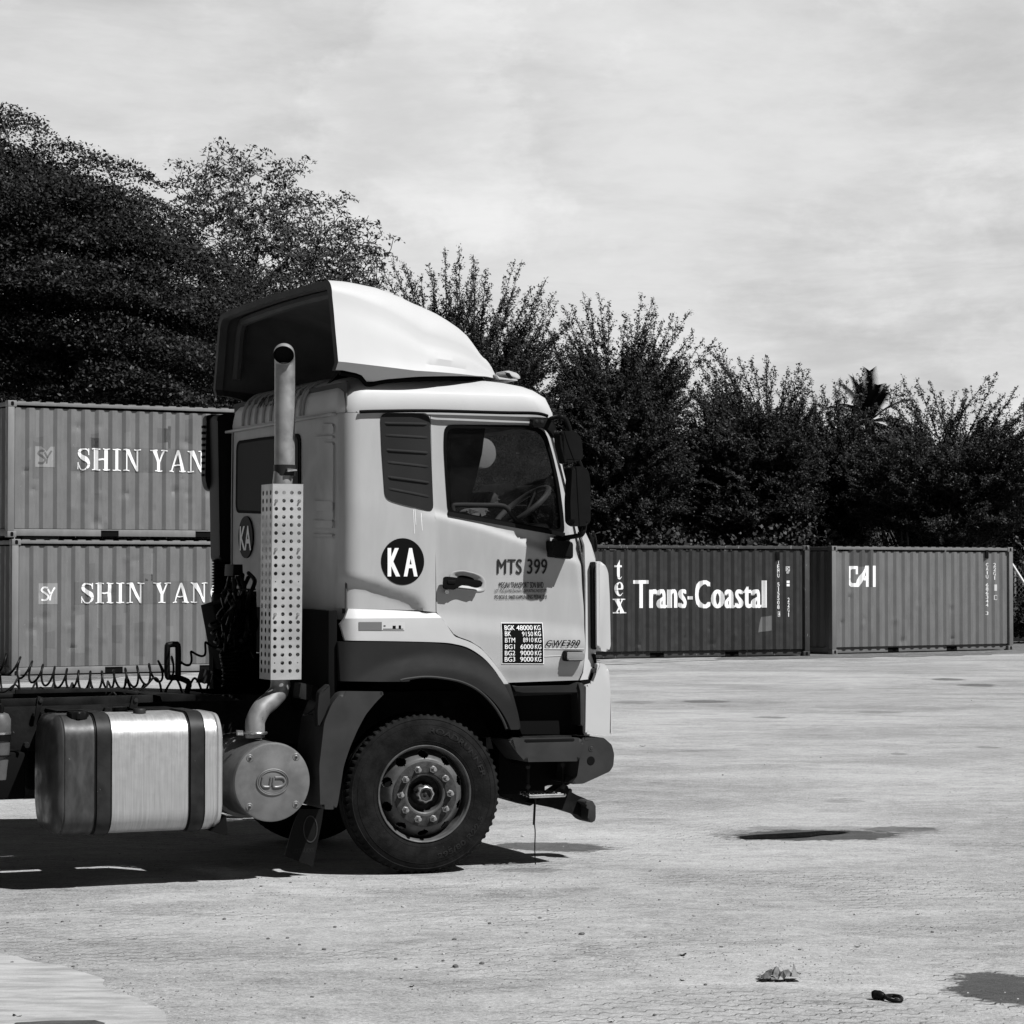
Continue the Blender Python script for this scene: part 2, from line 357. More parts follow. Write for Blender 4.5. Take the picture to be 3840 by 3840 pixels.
def ground_mat():
    m = bpy.data.materials.new('dusty_pavers'); m.use_nodes = True; t = m.node_tree; b = t.nodes['Principled BSDF']
    g = t.nodes.new('ShaderNodeTexCoord').outputs['Object']
    s = t.nodes.new('ShaderNodeSeparateXYZ'); t.links.new(g, s.inputs[0])
    wob = mth(t, 'MULTIPLY', mth(t, 'SUBTRACT', noise(t, g, 1.6, 3), .5), .05)
    # interlocking zig-zag blocks, laid at an angle
    ca, sa = math.cos(.33), math.sin(.33)
    u = mth(t, 'ADD', mth(t, 'MULTIPLY', s.outputs[0], ca), mth(t, 'MULTIPLY', s.outputs[1], sa))
    v = mth(t, 'SUBTRACT', mth(t, 'MULTIPLY', s.outputs[1], ca), mth(t, 'MULTIPLY', s.outputs[0], sa))
    tri = mth(t, 'PINGPONG', u, .0565)
    v2 = mth(t, 'ADD', mth(t, 'ADD', v, mth(t, 'MULTIPLY', maprange(t, tri, .012, .044, 0, 1), .034)), wob)
    tri2 = mth(t, 'PINGPONG', v, .0565)
    u2 = mth(t, 'ADD', u, mth(t, 'MULTIPLY', maprange(t, tri2, .012, .044, 0, 1), .02))
    row = mth(t, 'FLOOR', mth(t, 'DIVIDE', v2, .113))
    du = mth(t, 'ABSOLUTE', mth(t, 'SUBTRACT', mth(t, 'FRACT', mth(t, 'ADD', mth(t, 'DIVIDE', u2, .226), mth(t, 'MULTIPLY', row, .5))), .5))
    dv = mth(t, 'ABSOLUTE', mth(t, 'SUBTRACT', mth(t, 'FRACT', mth(t, 'DIVIDE', v2, .113)), .5))
    jt = mth(t, 'MAXIMUM', mth(t, 'MULTIPLY', maprange(t, du, .480, .496, 0, 1), .6), maprange(t, dv, .40, .47, 0, 1))
    keep = noise(t, g, .45, 6, .62, .6, (1, 1.6, 1))
    keep = maprange(t, keep, .45, .62, 0, 1)
    keep2 = maprange(t, noise(t, g, 3.1, 5, .65), .32, .58, .0, 1)
    jm = mth(t, 'MULTIPLY', jt, mth(t, 'ADD', mth(t, 'MULTIPLY', keep, keep2), .03))
    big = noise(t, g, .16, 5, .6, .8, (1, 1.5, 1)); streak = noise(t, g, .8, 8, .68, .9, (.8, 1.25, 1))
    fine = noise(t, g, 26, 6, .75); grit = noise(t, g, 55, 5, .85)
    a = mth(t, 'ADD', maprange(t, big, .3, .7, .255, .365), maprange(t, streak, .3, .72, .04, -.06))
    a = mth(t, 'ADD', a, maprange(t, fine, .25, .75, -.06, .06))
    a = mth(t, 'ADD', a, maprange(t, grit, .3, .70, -.10, .11))
    # dark tyre scuffs and damp spots
    md = noise(t, g, 9, 8, .8, .4, (.7, 1, 1)); a = mth(t, 'ADD', a, maprange(t, md, .32, .68, -.055, .055)); trk = maprange(t, noise(t, g, .6, 8, .72, .8, (.5, 1.3, 1)), .50, .66, 0, .055); a = mth(t, 'SUBTRACT', a, trk)
    sc_ = maprange(t, noise(t, g, 1.6, 7, .72, .8, (.6, 1.5, 1)), .62, .74, 0, .13)
    a = mth(t, 'SUBTRACT', a, sc_)
    bl = t.nodes.new('ShaderNodeTexWhiteNoise'); bl.noise_dimensions = '2D'
    cvv = t.nodes.new('ShaderNodeCombineXYZ'); t.links.new(row, cvv.inputs[0])
    t.links.new(mth(t, 'FLOOR', mth(t, 'ADD', mth(t, 'DIVIDE', u2, .226), mth(t, 'MULTIPLY', row, .5))), cvv.inputs[1]); t.links.new(cvv.outputs[0], bl.inputs['Vector'])
    a = mth(t, 'ADD', a, mth(t, 'MULTIPLY', mth(t, 'SUBTRACT', bl.outputs['Value'], .5), .028))
    a = mth(t, 'MULTIPLY', a, mth(t, 'SUBTRACT', 1, mth(t, 'MULTIPLY', jm, .6)))
    peb = maprange(t, noise(t, g, 62, 2, .5), .71, .74, 0, .22); a = mth(t, 'ADD', a, peb)
    # damp stains where water has soaked in: soft ragged ellipses, darkest along the joints
    wv = mth(t, 'ADD', mth(t, 'MULTIPLY', mth(t, 'SUBTRACT', noise(t, g, 1.5, 4, .6, .3), .5), 3.2), mth(t, 'MULTIPLY', mth(t, 'SUBTRACT', noise(t, g, 7, 6, .75, .3), .5), 2.2))
    wet = None
    for c_, x0, x1, y0, y1, k_, tl_ in STAINS:
        A_, B_ = on_ground(c_, x0, (y0 + y1) / 2), on_ground(c_, x1, (y0 + y1) / 2); F_, N_2 = on_ground(c_, (x0 + x1) / 2, y0), on_ground(c_, (x0 + x1) / 2, y1)
        cx_, cy_, rx_, ry_ = (A_.x + B_.x) / 2, (F_.y + N_2.y) / 2, (B_.x - A_.x) / 2, max(.05, (F_.y - N_2.y) / 2)
        ex_ = mth(t, 'DIVIDE', mth(t, 'SUBTRACT', s.outputs[0], cx_), rx_)
        ey_ = mth(t, 'ADD', mth(t, 'DIVIDE', mth(t, 'SUBTRACT', s.outputs[1], cy_), ry_), mth(t, 'MULTIPLY', ex_, tl_))
        d_ = mth(t, 'SQRT', mth(t, 'ADD', mth(t, 'MULTIPLY', ex_, ex_), mth(t, 'MULTIPLY', ey_, ey_)))
        d_ = mth(t, 'ADD', mth(t, 'ADD', d_, mth(t, 'MULTIPLY', wv, .42)), mth(t, 'MULTIPLY', jt, -.22))
        w_ = mth(t, 'MULTIPLY', maprange(t, d_, .80, .96, 1, 0), k_)
        wet = w_ if wet is None else mth(t, 'MAXIMUM', wet, w_)
    a = mth(t, 'MULTIPLY', a, mth(t, 'SUBTRACT', 1, wet))
    t.links.new(mth(t, 'SUBTRACT', .88, mth(t, 'MULTIPLY', wet, .3)), b.inputs['Roughness'])
    a = mth(t, 'MAXIMUM', a, .02)
    c3 = t.nodes.new('ShaderNodeCombineColor')
    for i in range(3): t.links.new(a, c3.inputs[i])
    t.links.new(c3.outputs[0], b.inputs['Base Color']); b.inputs['Specular IOR Level'].default_value = .2
    h = mth(t, 'ADD', mth(t, 'MULTIPLY', jm, -1.), mth(t, 'MULTIPLY', fine, .7)); h = mth(t, 'ADD', h, mth(t, 'MULTIPLY', grit, .25))
    bn = t.nodes.new('ShaderNodeBump'); bn.inputs['Strength'].default_value = .5; bn.inputs['Distance'].default_value = .012
    t.links.new(h, bn.inputs['Height']); t.links.new(bn.outputs[0], b.inputs['Normal']); return m
def sheet(name, pts, z, m, kind='structure', rag=0., step=.25):
    P = []
    L = len(pts)
    for i in range(L):
        a, b = Vector(pts[i][:2]), Vector(pts[(i + 1) % L][:2]); n = max(1, int((b - a).length / step)) if rag else 1
        d = (b - a).orthogonal().normalized() if (b - a).length > 0 else Vector((0, 1))
        for k in range(n): P.append(a.lerp(b, k / n) + d * (random.uniform(-1, 1) * rag))
    bm = bmesh.new(); bm.faces.new([bm.verts.new((p.x, p.y, z)) for p in P])
    return tag(finish(bm, name, m, smooth=False), kind=kind)
bm = bmesh.new(); bmesh.ops.create_grid(bm, x_segments=8, y_segments=8, size=900)
tag(finish(bm, 'ground', ground_mat(), smooth=False), kind='structure')
VERGE = mat('verge_gravel', .11, .9, var=.5, scale=1.5, sc=(1, 2.5, 1), bump=.6, bscale=12, speck=(.60, .42, 5, (1, 2, 1)))
GRASSG = mat('grassy_soil', .06, .95, var=.5, scale=.8)
vg = [on_ground('Z', x, y)[:2] for x, y in [(-300, 1300), (0, 1289), (420, 1268), (900, 1256), (1140, 1248.5), (1300, 1247), (1530, 1243), (1740, 1239), (1932, 1233), (2200, 1226)]]
sheet('verge', vg + [(60, 140), (-60, 140)], .004, VERGE, rag=.35, step=.5)
RUB = mat('rubble_strip', .25, .9, var=.5, scale=2.5, sc=(1, 2, 1), bump=.6, bscale=14, speck=(.60, .12, 6))
sheet('rubble', [on_ground('K', x, y)[:2] for x, y in [(90, 1168), (300, 1165), (500, 1152), (760, 1140), (1050, 1128), (1060, 1100), (60, 1125)]], .008, RUB, rag=.12, step=.3)
DAMP = mat('damp_paving', .055, .35, var=.4, scale=2, sc=(1, 2, 1), bump=.3, bscale=30)
WATER = mat('puddle_water', .012, .04, spec=.6)
sheet('puddle', [on_ground('Y', x, y)[:2] for x, y in [(862, 638), (930, 631), (1040, 625), (1180, 616), (1290, 620), (1180, 632), (1060, 643), (900, 647)]], .008, WATER, rag=.02, step=.12)
SLAB = mat('worn_concrete', .33, .85, var=.28, scale=3.2, sc=(.8, 3., 1), bump=.3, bscale=50, speck=(.60, .42, 4, (.7, 5, 1)))
sheet('concrete_slab', [on_ground('X', x, y)[:2] for x, y in [(-300, 560), (0, 590), (170, 625), (300, 650), (390, 690), (440, 735), (560, 775), (640, 830), (650, 900), (-300, 1000)]], .005, SLAB, rag=.022, step=.12)
sheet('dark_plate', [on_ground('X', x, y)[:2] for x, y in [(40, 872), (60, 858), (200, 850), (360, 849), (400, 860), (330, 910), (60, 910)]], .011, mat('plate', .06, .6, var=.4, scale=8), rag=.004, step=.1)

# ------------------------------------------------------------------ shipping containers
def container(loc, rz, cm, fm, label, group, dents=(), rail=.004):
    Lx, Wy, Hz = 6.058, 2.438, 2.591
    root = empty('shipping_container', loc, rz); tag(root, label, 'shipping container', group)
    def prof(x):
        p = ((x - .15) % .278)
        return .020 + .046 * (0 if p < .072 else (p - .072) / .068 if p < .14 else 1 if p < .21 else 1 - (p - .21) / .068)
    def dent(x, z):
        s = 0
        for dx, dz, r, d in dents:
            q = ((x - dx) ** 2 + ((z - dz) * 1.3) ** 2) / r ** 2
            if q < 4: s += d * math.exp(-q * 1.4)
        return s
    xs = []; x = .15
    while x < Lx - .12:
        xs += [x, x + .036, x + .072, x + .106, x + .14, x + .175, x + .21, x + .244]; x += .278
    xs = [q for q in xs if .13 < q < Lx - .13]
    zs = [.17 + (Hz - .3) * i / 46 for i in range(47)]
    def corrug(name, fn, xs, zs, mm, parent=root):
        bm = bmesh.new(); G = [[bm.verts.new(fn(a, b)) for b in zs] for a in xs]
        for i in range(len(xs) - 1):
            for k in range(len(zs) - 1): bm.faces.new((G[i][k], G[i + 1][k], G[i + 1][k + 1], G[i][k + 1]))
        return finish(bm, name, mm, parent, angle=18)
    near = lambda a, b: prof(a) + dent(a, b)
    xn = [.13] + xs + [Lx - .13]
    corrug('side_wall', lambda a, b: (a, near(a, b), b), xn, zs, cm)
    corrug('side_wall', lambda a, b: (a, Wy - prof(a), b), xn, [zs[0], zs[-1]], cm)
    ye = [.12] + [q for q in xs if .12 < q < Wy - .12] + [Wy - .12]
    corrug('end_wall', lambda a, b: (prof(a), a, b), ye, [zs[0], zs[-1]], cm)
    corrug('end_door', lambda a, b: (Lx - .05, a, b), ye, [zs[0], zs[-1]], cm)
    corrug('roof', lambda a, b: (a, b, Hz - .012 - .35 * prof(a)), xn, [.03, Wy - .03], cm)
    corrug('floor', lambda a, b: (a, b, .16), [.1, Lx - .1], [.05, Wy - .05], fm)
    bm = bmesh.new()
    for a in (0, Lx - .13):
        for y0 in (0, Wy - .13): add_box(bm, a, a + .13, y0, y0 + .13, .12, Hz - .12, .006)
    for y0 in (.012, Wy - .072):
        add_box(bm, .15, Lx - .15, y0, y0 + .06, Hz - .085, Hz - .022, .004)
        for a, b in ((.13, 1.87), (2.23, 3.83), (4.19, Lx - .13)): add_box(bm, a, b, y0 + (rail if y0 < 1 else .004), y0 + .05 + rail, .03, .16, .003)
        for a in (1.87, 3.83): add_box(bm, a, a + .36, y0 + (rail if y0 < 1 else .004), y0 + .05 + rail, .138, .16, .002)
    for a in (.012, Lx - .072):
        add_box(bm, a, a + .06, .15, Wy - .15, Hz - .10, Hz - .022, .004); add_box(bm, a, a + .06, .15, Wy - .15, .03, .16, .004)
    k = 0
    while .3 + k * .278 < Lx - .3:                     # crests of the roof sheet seen over the rail
        add_box(bm, .20 + k * .278, .36 + k * .278, .02, .2, Hz - .022, Hz - .006, .003); k += 1
    finish(bm, 'frame', fm, root)
    for a in (0, 1):
        for bq in (0, 1):
            for cq in (0, 1):
                bm = bmesh.new(); x0 = -.004 if not a else Lx - .174; y0 = -.004 if not bq else Wy - .158; z0 = 0 if not cq else Hz - .118
                add_box(bm, x0, x0 + .178, y0, y0 + .162, z0, z0 + .118, .01)
                cc_ = finish(bm, 'corner_casting', fm, root)
                if not bq:
                    bm = bmesh.new(); cx = x0 + .089; cz = z0 + .059
                    add_prism(bm, fillet([(cx - .03, cz - .042), (cx + .03, cz - .042), (cx + .03, cz + .042), (cx - .03, cz + .042)], .028), -.0065, .0, 0)
                    finish(bm, 'hole', VOID, cc_)
    for a in (1.87, 3.83):
        box('fork_pocket', a + .003, a + .357, .03 + rail, .045 + rail, .03, .137, VOID, root, 0)
    R = Matrix.Translation(loc) @ Matrix.Rotation(rz, 4, 'Z'); Ri = R.inverted(); o0 = Ri @ CP
    def loc_(c_, x, y):
        d = Ri.to_3x3() @ sight(c_, x, y); t = -o0.y / d.y; return (o0.x + d.x * t, o0.z + d.z * t)
    hf = lambda x, z: near(x, z) - .004
    return root, hf, xs, zs, loc_
def cmat(name, v, **k):
    return mat(name, v, .5, var=k.pop('var', .10), scale=2.5, sc=(2, 2, .5), rvar=.1, bump=.12, bscale=9, **k)
def paint_patch(root, poly, hf, m, xs, name='paint_patch'):
    bm = bmesh.new(); bm.faces.new([bm.verts.new((p[0], 0, p[1])) for p in poly]); a = [p[0] for p in poly]
    b_q = [p[1] for p in poly]; cut_grid(bm, [x for x in xs if min(a) < x < max(a)], [.17 + (2.591 - .3) * i / 46 for i in range(47) if min(b_q) < .17 + (2.591 - .3) * i / 46 < max(b_q)])
    for v in bm.verts: v.co.y = hf(v.co.x, v.co.z)
    return finish(bm, name, m, root, smooth=False)
SYM = cmat('pale_container', .15, speck=(.69, .26, 9)); SYF = cmat('pale_container_frame', .175, speck=(.66, .2, 12))
SYQ = cmat('faded_patch', .175); SYP = cmat('fresh_paint_patch', .125); SYP2 = cmat('logo_patch', .26, speck=(.6, .3, 8))
LETTER = mat('chipped_white', .85, .55, speck=(.66, .42, 7, (1, 1, 2)))
def dset(n, zlo, zhi, seed):
    r = random.Random(seed); return [(r.uniform(.3, 5.6), r.uniform(zlo, zhi), r.uniform(.05, .13), r.uniform(-.018, .03)) for _ in range(n)]
locB = on_ground('J', 76, 1909)
for up in (0, 1):
    loc = locB.copy()
    if up: loc = locB + Vector((-.085, -.02, 2.625))
    lab = 'pale container with a peeling SY patch, upper one of the two stacked behind the truck' if up else 'pale container with white SY logo, standing on the ground under another container'
    root, hf, xs, zs, LC = container(loc, math.radians(30), SYM, SYF, lab, 'pale containers stacked behind the truck', dset(26, .25, 1.0, 3) + dset(10, 1.0, 2.2, 5) if up else dset(26, .3, 2.3, 4))
    rp = random.Random(up + 20)
    for k in range(16):
        i0 = rp.randrange(2, len(xs) - 12); w_ = rp.choice((2, 4, 6)); z_a = rp.uniform(.2, 1.9); z_b = min(2.42, z_a + rp.uniform(.2, .9))
        paint_patch(root, [(xs[i0], z_a), (xs[i0 + w_], z_a + rp.uniform(-.03, .03)), (xs[i0 + w_], z_b), (xs[i0], z_b + rp.uniform(-.04, .04))], lambda x, z: hf(x, z) + .0028, (SYP, SYQ)[k % 2], xs)
    (q0, t0, q1, t1) = (516, 403, 1352, 548) if up else (540, 1293, 1372, 1428)
    a = LC('J', q0, (t0 + t1) / 2)[0]; b = LC('J', q1, (t0 + t1) / 2)[0]; z1 = LC('J', q0, t0)[1]; z0 = LC('J', q0, t1)[1]
    # A rectangle of newer paint round the name
    paint_patch(root, [(a - .14, z0 - .02), (a + (b - a) * .93, z0 - .02), (a + (b - a) * .93, z1 + .03), (a + (b - a) * .3, z1 + .03), (a + (b - a) * .3, z1 + .015), (a - .14, z1 + .015)], lambda x, z: hf(x, z) + .002, SYP, xs)
    bm = bmesh.new(); full = (b - a) / (sum(SER[ch][0] + .12 if ch != ' ' else .42 for ch in 'SHIN YAN') - .12) * (sum(SER[ch][0] + .12 if ch != ' ' else .42 for ch in 'SHIN YANG') - .12)
    serif(bm, 'SHIN YANG', a, a + full, z0, z1); cut_grid(bm, [x for x in xs if a < x < a + full], [z for z in zs if z0 < z < z1])
    r2 = random.Random(up + 1)
    wob = {}
    for v in bm.verts:
        v.co.z += .006 * math.sin(v.co.x * 40 + up)
    press(bm, lambda x, z: hf(x, z) - .004)
    finish(bm, 'lettering', LETTER, root, smooth=False)
    (u0, w0, u1, w1) = (238, 395, 366, 528) if up else (258, 1295, 387, 1435)
    p0 = LC('J', u0, w1); p1 = LC('J', u1, w0); x0, x1, zz0, zz1 = p0[0], p1[0], p0[1], p1[1]; h = zz1 - zz0; w = x1 - x0
    pts = [(x0, zz0), (x1, zz0), (x1, zz1), (x0 + w * .8, zz1), (x0 + w * .55, zz1 - h * .25), (x0 + w * .3, zz1), (x0, zz1)] if up else [(x0, zz0), (x1, zz0), (x1, zz1), (x0, zz1)]
    paint_patch(root, pts, hf, SYP2, xs, 'logo_patch')
    bm = bmesh.new()
    for st in (stroke_poly([(.45, .78), (.28, .80), (.17, .66), (.35, .52), (.48, .36), (.36, .2), (.16, .22)], [.09] * 7), stroke_poly([(.45, .72), (.58, .5), (.62, .45)], [.09] * 3), stroke_poly([(.86, .80), (.72, .62), (.60, .42), (.56, .18)], [.09] * 4)):
        for q in st:
            bm.faces.new([bm.verts.new((x0 + p[0] * w, 0, zz0 + p[1] * h)) for p in q])
    cut_grid(bm, [x for x in xs if x0 < x < x1], [])
    for v in bm.verts: v.co.y = hf(v.co.x, v.co.z) - .004
    finish(bm, 'logo', SYP if up else LETTER, root, smooth=False)

def vertical(root, s, LC, c_, x, ytop, ybot, wpx, hf, xs, m=LETTER, name='marking', boxed=()):
    """characters one under another"""
    n = len(s); bm = bmesh.new(); hgt = (ybot - ytop) / n
    for i, ch in enumerate(s):
        if ch == ' ': continue
        yt = ytop + hgt * i; p = LC(c_, x, yt + hgt * .86); q = LC(c_, x + wpx, yt)
        k = .35 if ch in '1I' else 1
        add_text(bm, ch, p[0] + (q[0] - p[0]) * (1 - k) / 2, q[0] - (q[0] - p[0]) * (1 - k) / 2, p[1], q[1], .02)
    cut_grid(bm, xs, [])
    press(bm, hf)
    return finish(bm, name, m, root, smooth=False)
def frame_box(root, LC, c_, x0, y0, x1, y1, hf, xs, th=2.4, m=LETTER, name='boxed_mark'):
    bm = bmesh.new(); P = lambda x, y: LC(c_, x, y)
    for a, b, c2, d in ((x0, y0, x1, y0 + th), (x0, y1 - th, x1, y1), (x0, y0 + th, x0 + th, y1 - th), (x1 - th, y0 + th, x1, y1 - th)):
        p, q = P(a, d), P(c2, b); bm.faces.new([bm.verts.new(v) for v in ((p[0], 0, p[1]), (q[0], 0, p[1]), (q[0], 0, q[1]), (p[0], 0, q[1]))])
    cut_grid(bm, xs, [])
    for v in bm.verts: v.co.y = hf(v.co.x, v.co.z)
    return finish(bm, name, m, root, smooth=False)
# dark container with the coastal lettering
TXM = cmat('dark_container', .026, speck=(.72, .25, 11, (1, 1, .4))); TXF = cmat('dark_container_frame', .038, speck=(.62, .38, 12, (1.5, 1, .5)))
A27 = math.radians(25); pr = on_ground('K', 1797, 1096)
root, hf, xs, zs, LC = container(pr - Vector((math.cos(A27), math.sin(A27), 0)) * 6.058, A27, TXM, TXF, 'dark container lettered Trans-Coastal standing just in front of the truck nose', 'single containers in front of the trees', dset(14, .25, .8, 9), .075)
def ctext(s, c_, x0, y0, x1, y1, bold, name='lettering', m=LETTER):
    p = LC(c_, x0, y1); q = LC(c_, x1, y0)
    return text(name, s, p[0], q[0], p[1], q[1], hf, m, root, bold, 1.04, xs, lk=.001)
bm = bmesh.new()
for ch, x0, y0, x1, y1, hz in (('t', 230, 318, 293, 476, 1.35), ('e', 228, 498, 310, 612, 1.), ('x', 220, 634, 318, 752, 1.)):
    p = LC('K', x0, y1); q = LC('K', x1, y0); serif(bm, ch, p[0], q[0], p[1], q[1], hz=hz)
cut_grid(bm, xs, [])
press(bm, hf)
finish(bm, 'lettering', LETTER, root, smooth=False)
ctext('Trans', 'K', 385, 484, 815, 712, .045); ctext('-', 'K', 822, 614, 856, 640, .03); ctext('Coastal', 'K', 876, 484, 1452, 712, .045)
vertical(root, 'TEMU 515508', LC, 'K', 1537, 322, 722, 21, hf, xs); vertical(root, '4', LC, 'K', 1548, 742, 778, 16, hf, xs); frame_box(root, LC, 'K', 1543, 735, 1567, 778, hf, xs)
vertical(root, '22G1', LC, 'K', 1620, 626, 784, 17, hf, xs); frame_box(root, LC, 'K', 1607, 374, 1642, 412, hf, xs, 3)
ctext('IC', 'K', 1613, 380, 1637, 406, .03, 'marking'); ctext('67', 'K', 1612, 415, 1635, 431, .02, 'marking')
for y in (488, 514):
    pp = LC('K', 1613, y + 20); qq = LC('K', 1640, y); paint_patch(root, [(pp[0], pp[1]), (qq[0], pp[1]), (qq[0], qq[1]), (pp[0], qq[1])], hf, LETTER, xs, 'marking')
bx = LC('K', 1540, 280); box('vent', bx[0] - .05, bx[0] + .05, -.0, .03, bx[1] - .13, bx[1] + .08, BLACK, root)
pp = LC('K', 1385, 905); qq = LC('K', 1500, 770); paint_patch(root, [(pp[0], pp[1]), (qq[0], pp[1] + .04), (qq[0], qq[1]), (pp[0] + .1, qq[1] - .03)], hf, cmat('scuffed_paint', .12), xs)
# grey container with its own lettering
CAM_ = cmat('grey_container', .135, speck=(.71, .07, 8, (1, 1, .5))); CAF = cmat('grey_container_frame', .15, speck=(.66, .07, 14)); CAP = cmat('dark_paint_patch', .07)
lc = on_ground('L', 372, 1096)
root, hf, xs, zs, LC = container(lc, math.radians(34.5), CAM_, CAF, 'grey container lettered CAI, standing farthest right', 'single containers in front of the trees', dset(14, .25, 1.6, 12), .075)
P = lambda x, y: LC('L', x, y)
paint_patch(root, [P(525, 375), P(525, 240), P(715, 240), P(715, 545), P(660, 545), P(660, 380)], lambda x, z: hf(x, z) + .002, CAP, xs)
bm = bmesh.new()
for poly in ([(522, 375), (594, 375), (594, 400), (540, 400), (534, 410), (534, 500), (541, 514), (572, 514), (652, 372), (680, 372), (680, 545), (660, 545), (660, 420), (602, 545), (536, 545), (522, 530)], [(566, 400), (594, 400), (594, 442), (566, 442)], [(632, 455), (662, 455), (662, 492), (632, 492)], [(706, 372), (739, 372), (739, 545), (706, 545)]):
    pl = [P(*p) for p in poly]; v2 = [Vector((p[0], p[1], 0)) for p in pl]; vs = [bm.verts.new((p[0], 0, p[1])) for p in pl]
    for tr in geometry.tessellate_polygon([v2]): bm.faces.new([vs[i] for i in tr])
cut_grid(bm, [x for x in xs if P(500, 400)[0] < x < P(760, 400)[0]], [])
for v in bm.verts: v.co.y = hf(v.co.x, v.co.z)
finish(bm, 'lettering', LETTER, root, smooth=False)
vertical(root, 'CAIU 686344 3', LC, 'L', 1628, 350, 778, 17, hf, xs); vertical(root, '22G1', LC, 'L', 1690, 350, 492, 16, hf, xs)
for a, b, c2, d in ((1695, 525, 1720, 577),): paint_patch(root, [P(a, d), P(c2, d), P(c2, b), P(a, b)], hf, cmat('mark_grey', .5), xs, 'marking')
frame_box(root, LC, 'L', 1695, 612, 1722, 650, hf, xs, 3)
bx = P(1634, 270); box('vent', bx[0] - .05, bx[0] + .05, 0, .03, bx[1] - .13, bx[1] + .08, BLACK, root)
# the same number on its shaded end
bm = bmesh.new()
for i, ch in enumerate('CAIU 686344 3'):
    if ch == ' ': continue
    k = .35 if ch in 'I1' else 1; add_text(bm, ch, -.05 * k, .05 * k, 2.05 - i * .104, 2.05 - i * .104 + .085, .0)
for v in bm.verts: v.co = Vector((.012, 1.24 - v.co.x, v.co.z))
finish(bm, 'marking', GREYV2, root, smooth=False)

# ------------------------------------------------------------------ trees
def leaf_obj(name, C_, size, m, parent, up=0., asp=.45, seed=0):
    r = np.random.default_rng(seed); n = len(C_); C_ = np.asarray(C_, dtype=np.float64)
    nn_ = r.normal(size=(n, 3)) * .55 + np.array([.25, -.35, .8]); nn_ /= np.linalg.norm(nn_, axis=1)[:, None]
    a = np.cross(nn_, r.normal(size=(n, 3))); a[:, 2] -= up * .3; a /= np.linalg.norm(a, axis=1)[:, None]
    b = np.cross(a, nn_); b /= np.linalg.norm(b, axis=1)[:, None]
    s = (size * r.uniform(.6, 1.3, n))[:, None]
    V = np.stack([C_ - a * s * .5, C_ + b * s * asp * .5, C_ + a * s * .5, C_ - b * s * asp * .5], 1).reshape(-1, 3)
    me = bpy.data.meshes.new(name); me.vertices.add(4 * n); me.vertices.foreach_set('co', V.ravel())
    me.loops.add(4 * n); me.loops.foreach_set('vertex_index', np.arange(4 * n, dtype=np.int32))
    me.polygons.add(n); me.polygons.foreach_set('loop_start', np.arange(0, 4 * n, 4, dtype=np.int32))
    me.update(calc_edges=True); me.materials.append(m)
    o = bpy.data.objects.new(name, me); COL.objects.link(o); o.parent = parent; return o
def seg_obj(name, segs, m, parent):
    """limbs and twigs: three-sided tapering prisms, one mesh"""
    A = np.array([s[0] for s in segs]); B = np.array([s[1] for s in segs]); ra = np.array([s[2] for s in segs]); rb = np.array([s[3] for s in segs]); n = len(segs)
    d = B - A; d /= (np.linalg.norm(d, axis=1)[:, None] + 1e-9); u = np.cross(d, np.array([.31, .77, .55])); u /= (np.linalg.norm(u, axis=1)[:, None] + 1e-9); w = np.cross(d, u)
    K = 5; V = []
    for P0, rr in ((A, ra), (B, rb)):
        for k in range(K): V.append(P0 + (u * math.cos(2 * PI * k / K) + w * math.sin(2 * PI * k / K)) * rr[:, None])
    V = np.stack(V, 1).reshape(-1, 3); base = (np.arange(n) * 2 * K)[:, None]
    F = np.concatenate([base + np.array([[k, (k + 1) % K, K + (k + 1) % K, K + k]]) for k in range(K)], 1).reshape(-1)
    me = bpy.data.meshes.new(name); me.vertices.add(len(V)); me.vertices.foreach_set('co', V.ravel())
    me.loops.add(len(F)); me.loops.foreach_set('vertex_index', F.astype(np.int32)); me.polygons.add(n * K); me.polygons.foreach_set('loop_start', np.arange(0, 4 * n * K, 4, dtype=np.int32))
    me.update(calc_edges=True); me.polygons.foreach_set('use_smooth', [True] * (n * K)); me.materials.append(m)
    o = bpy.data.objects.new(name, me); COL.objects.link(o); o.parent = parent; return o
def inside(x, z, poly):
    r = False; j = len(poly) - 1
    for i in range(len(poly)):
        if (poly[i][1] > z) != (poly[j][1] > z) and x < (poly[j][0] - poly[i][0]) * (z - poly[i][1]) / (poly[j][1] - poly[i][1]) + poly[i][0]: r = not r
        j = i
    return r
def fmat(name, v, rough=.5, var=.45):
    m = mat(name, v, rough, var=var, scale=1.3, spec=.18); return m
BARK = mat('bark', .055, .9, var=.4, scale=5)
def sprig(p0, p1, r, leaves, segs, nside=7, flat_=1., dens=26, spread=.5, thick=.012, jit=.035):
    """a shoot with side twigs rising along it; leaf positions strung on every twig"""
    p0 = np.array(p0); p1 = np.array(p1); ax = p1 - p0; L = np.linalg.norm(ax); d = ax / L
    segs.append((p0, p1, thick * 1.6, thick * .4))
    k = int(dens * L); t = r.uniform(.1, 1, k)[:, None]; leaves.append(p0 + ax * t + r.normal(size=(k, 3)) * jit)
    for i in range(nside):
        t = .12 + .84 * (i + r.uniform()) / nside; q = p0 + ax * t; s = r.normal(size=3) * np.array([1, 1, flat_]); s -= d * s.dot(d); s /= np.linalg.norm(s)
        l = L * spread * (1.05 - t) * r.uniform(.6, 1.1) + .10; e = q + (d * .85 + s * .75 + np.array([0, 0, .12])) * l * .8
        segs.append((q, e, thick * .7, thick * .3)); k = max(3, int(dens * l)); tt = r.uniform(.15, 1, k)[:, None]; leaves.append(q + (e - q) * tt + r.normal(size=(k, 3)) * jit)
def pw(c, pts, D): return [(v.x, v.z) for v in (at_depth(c, x, y, D) for x, y in pts)]
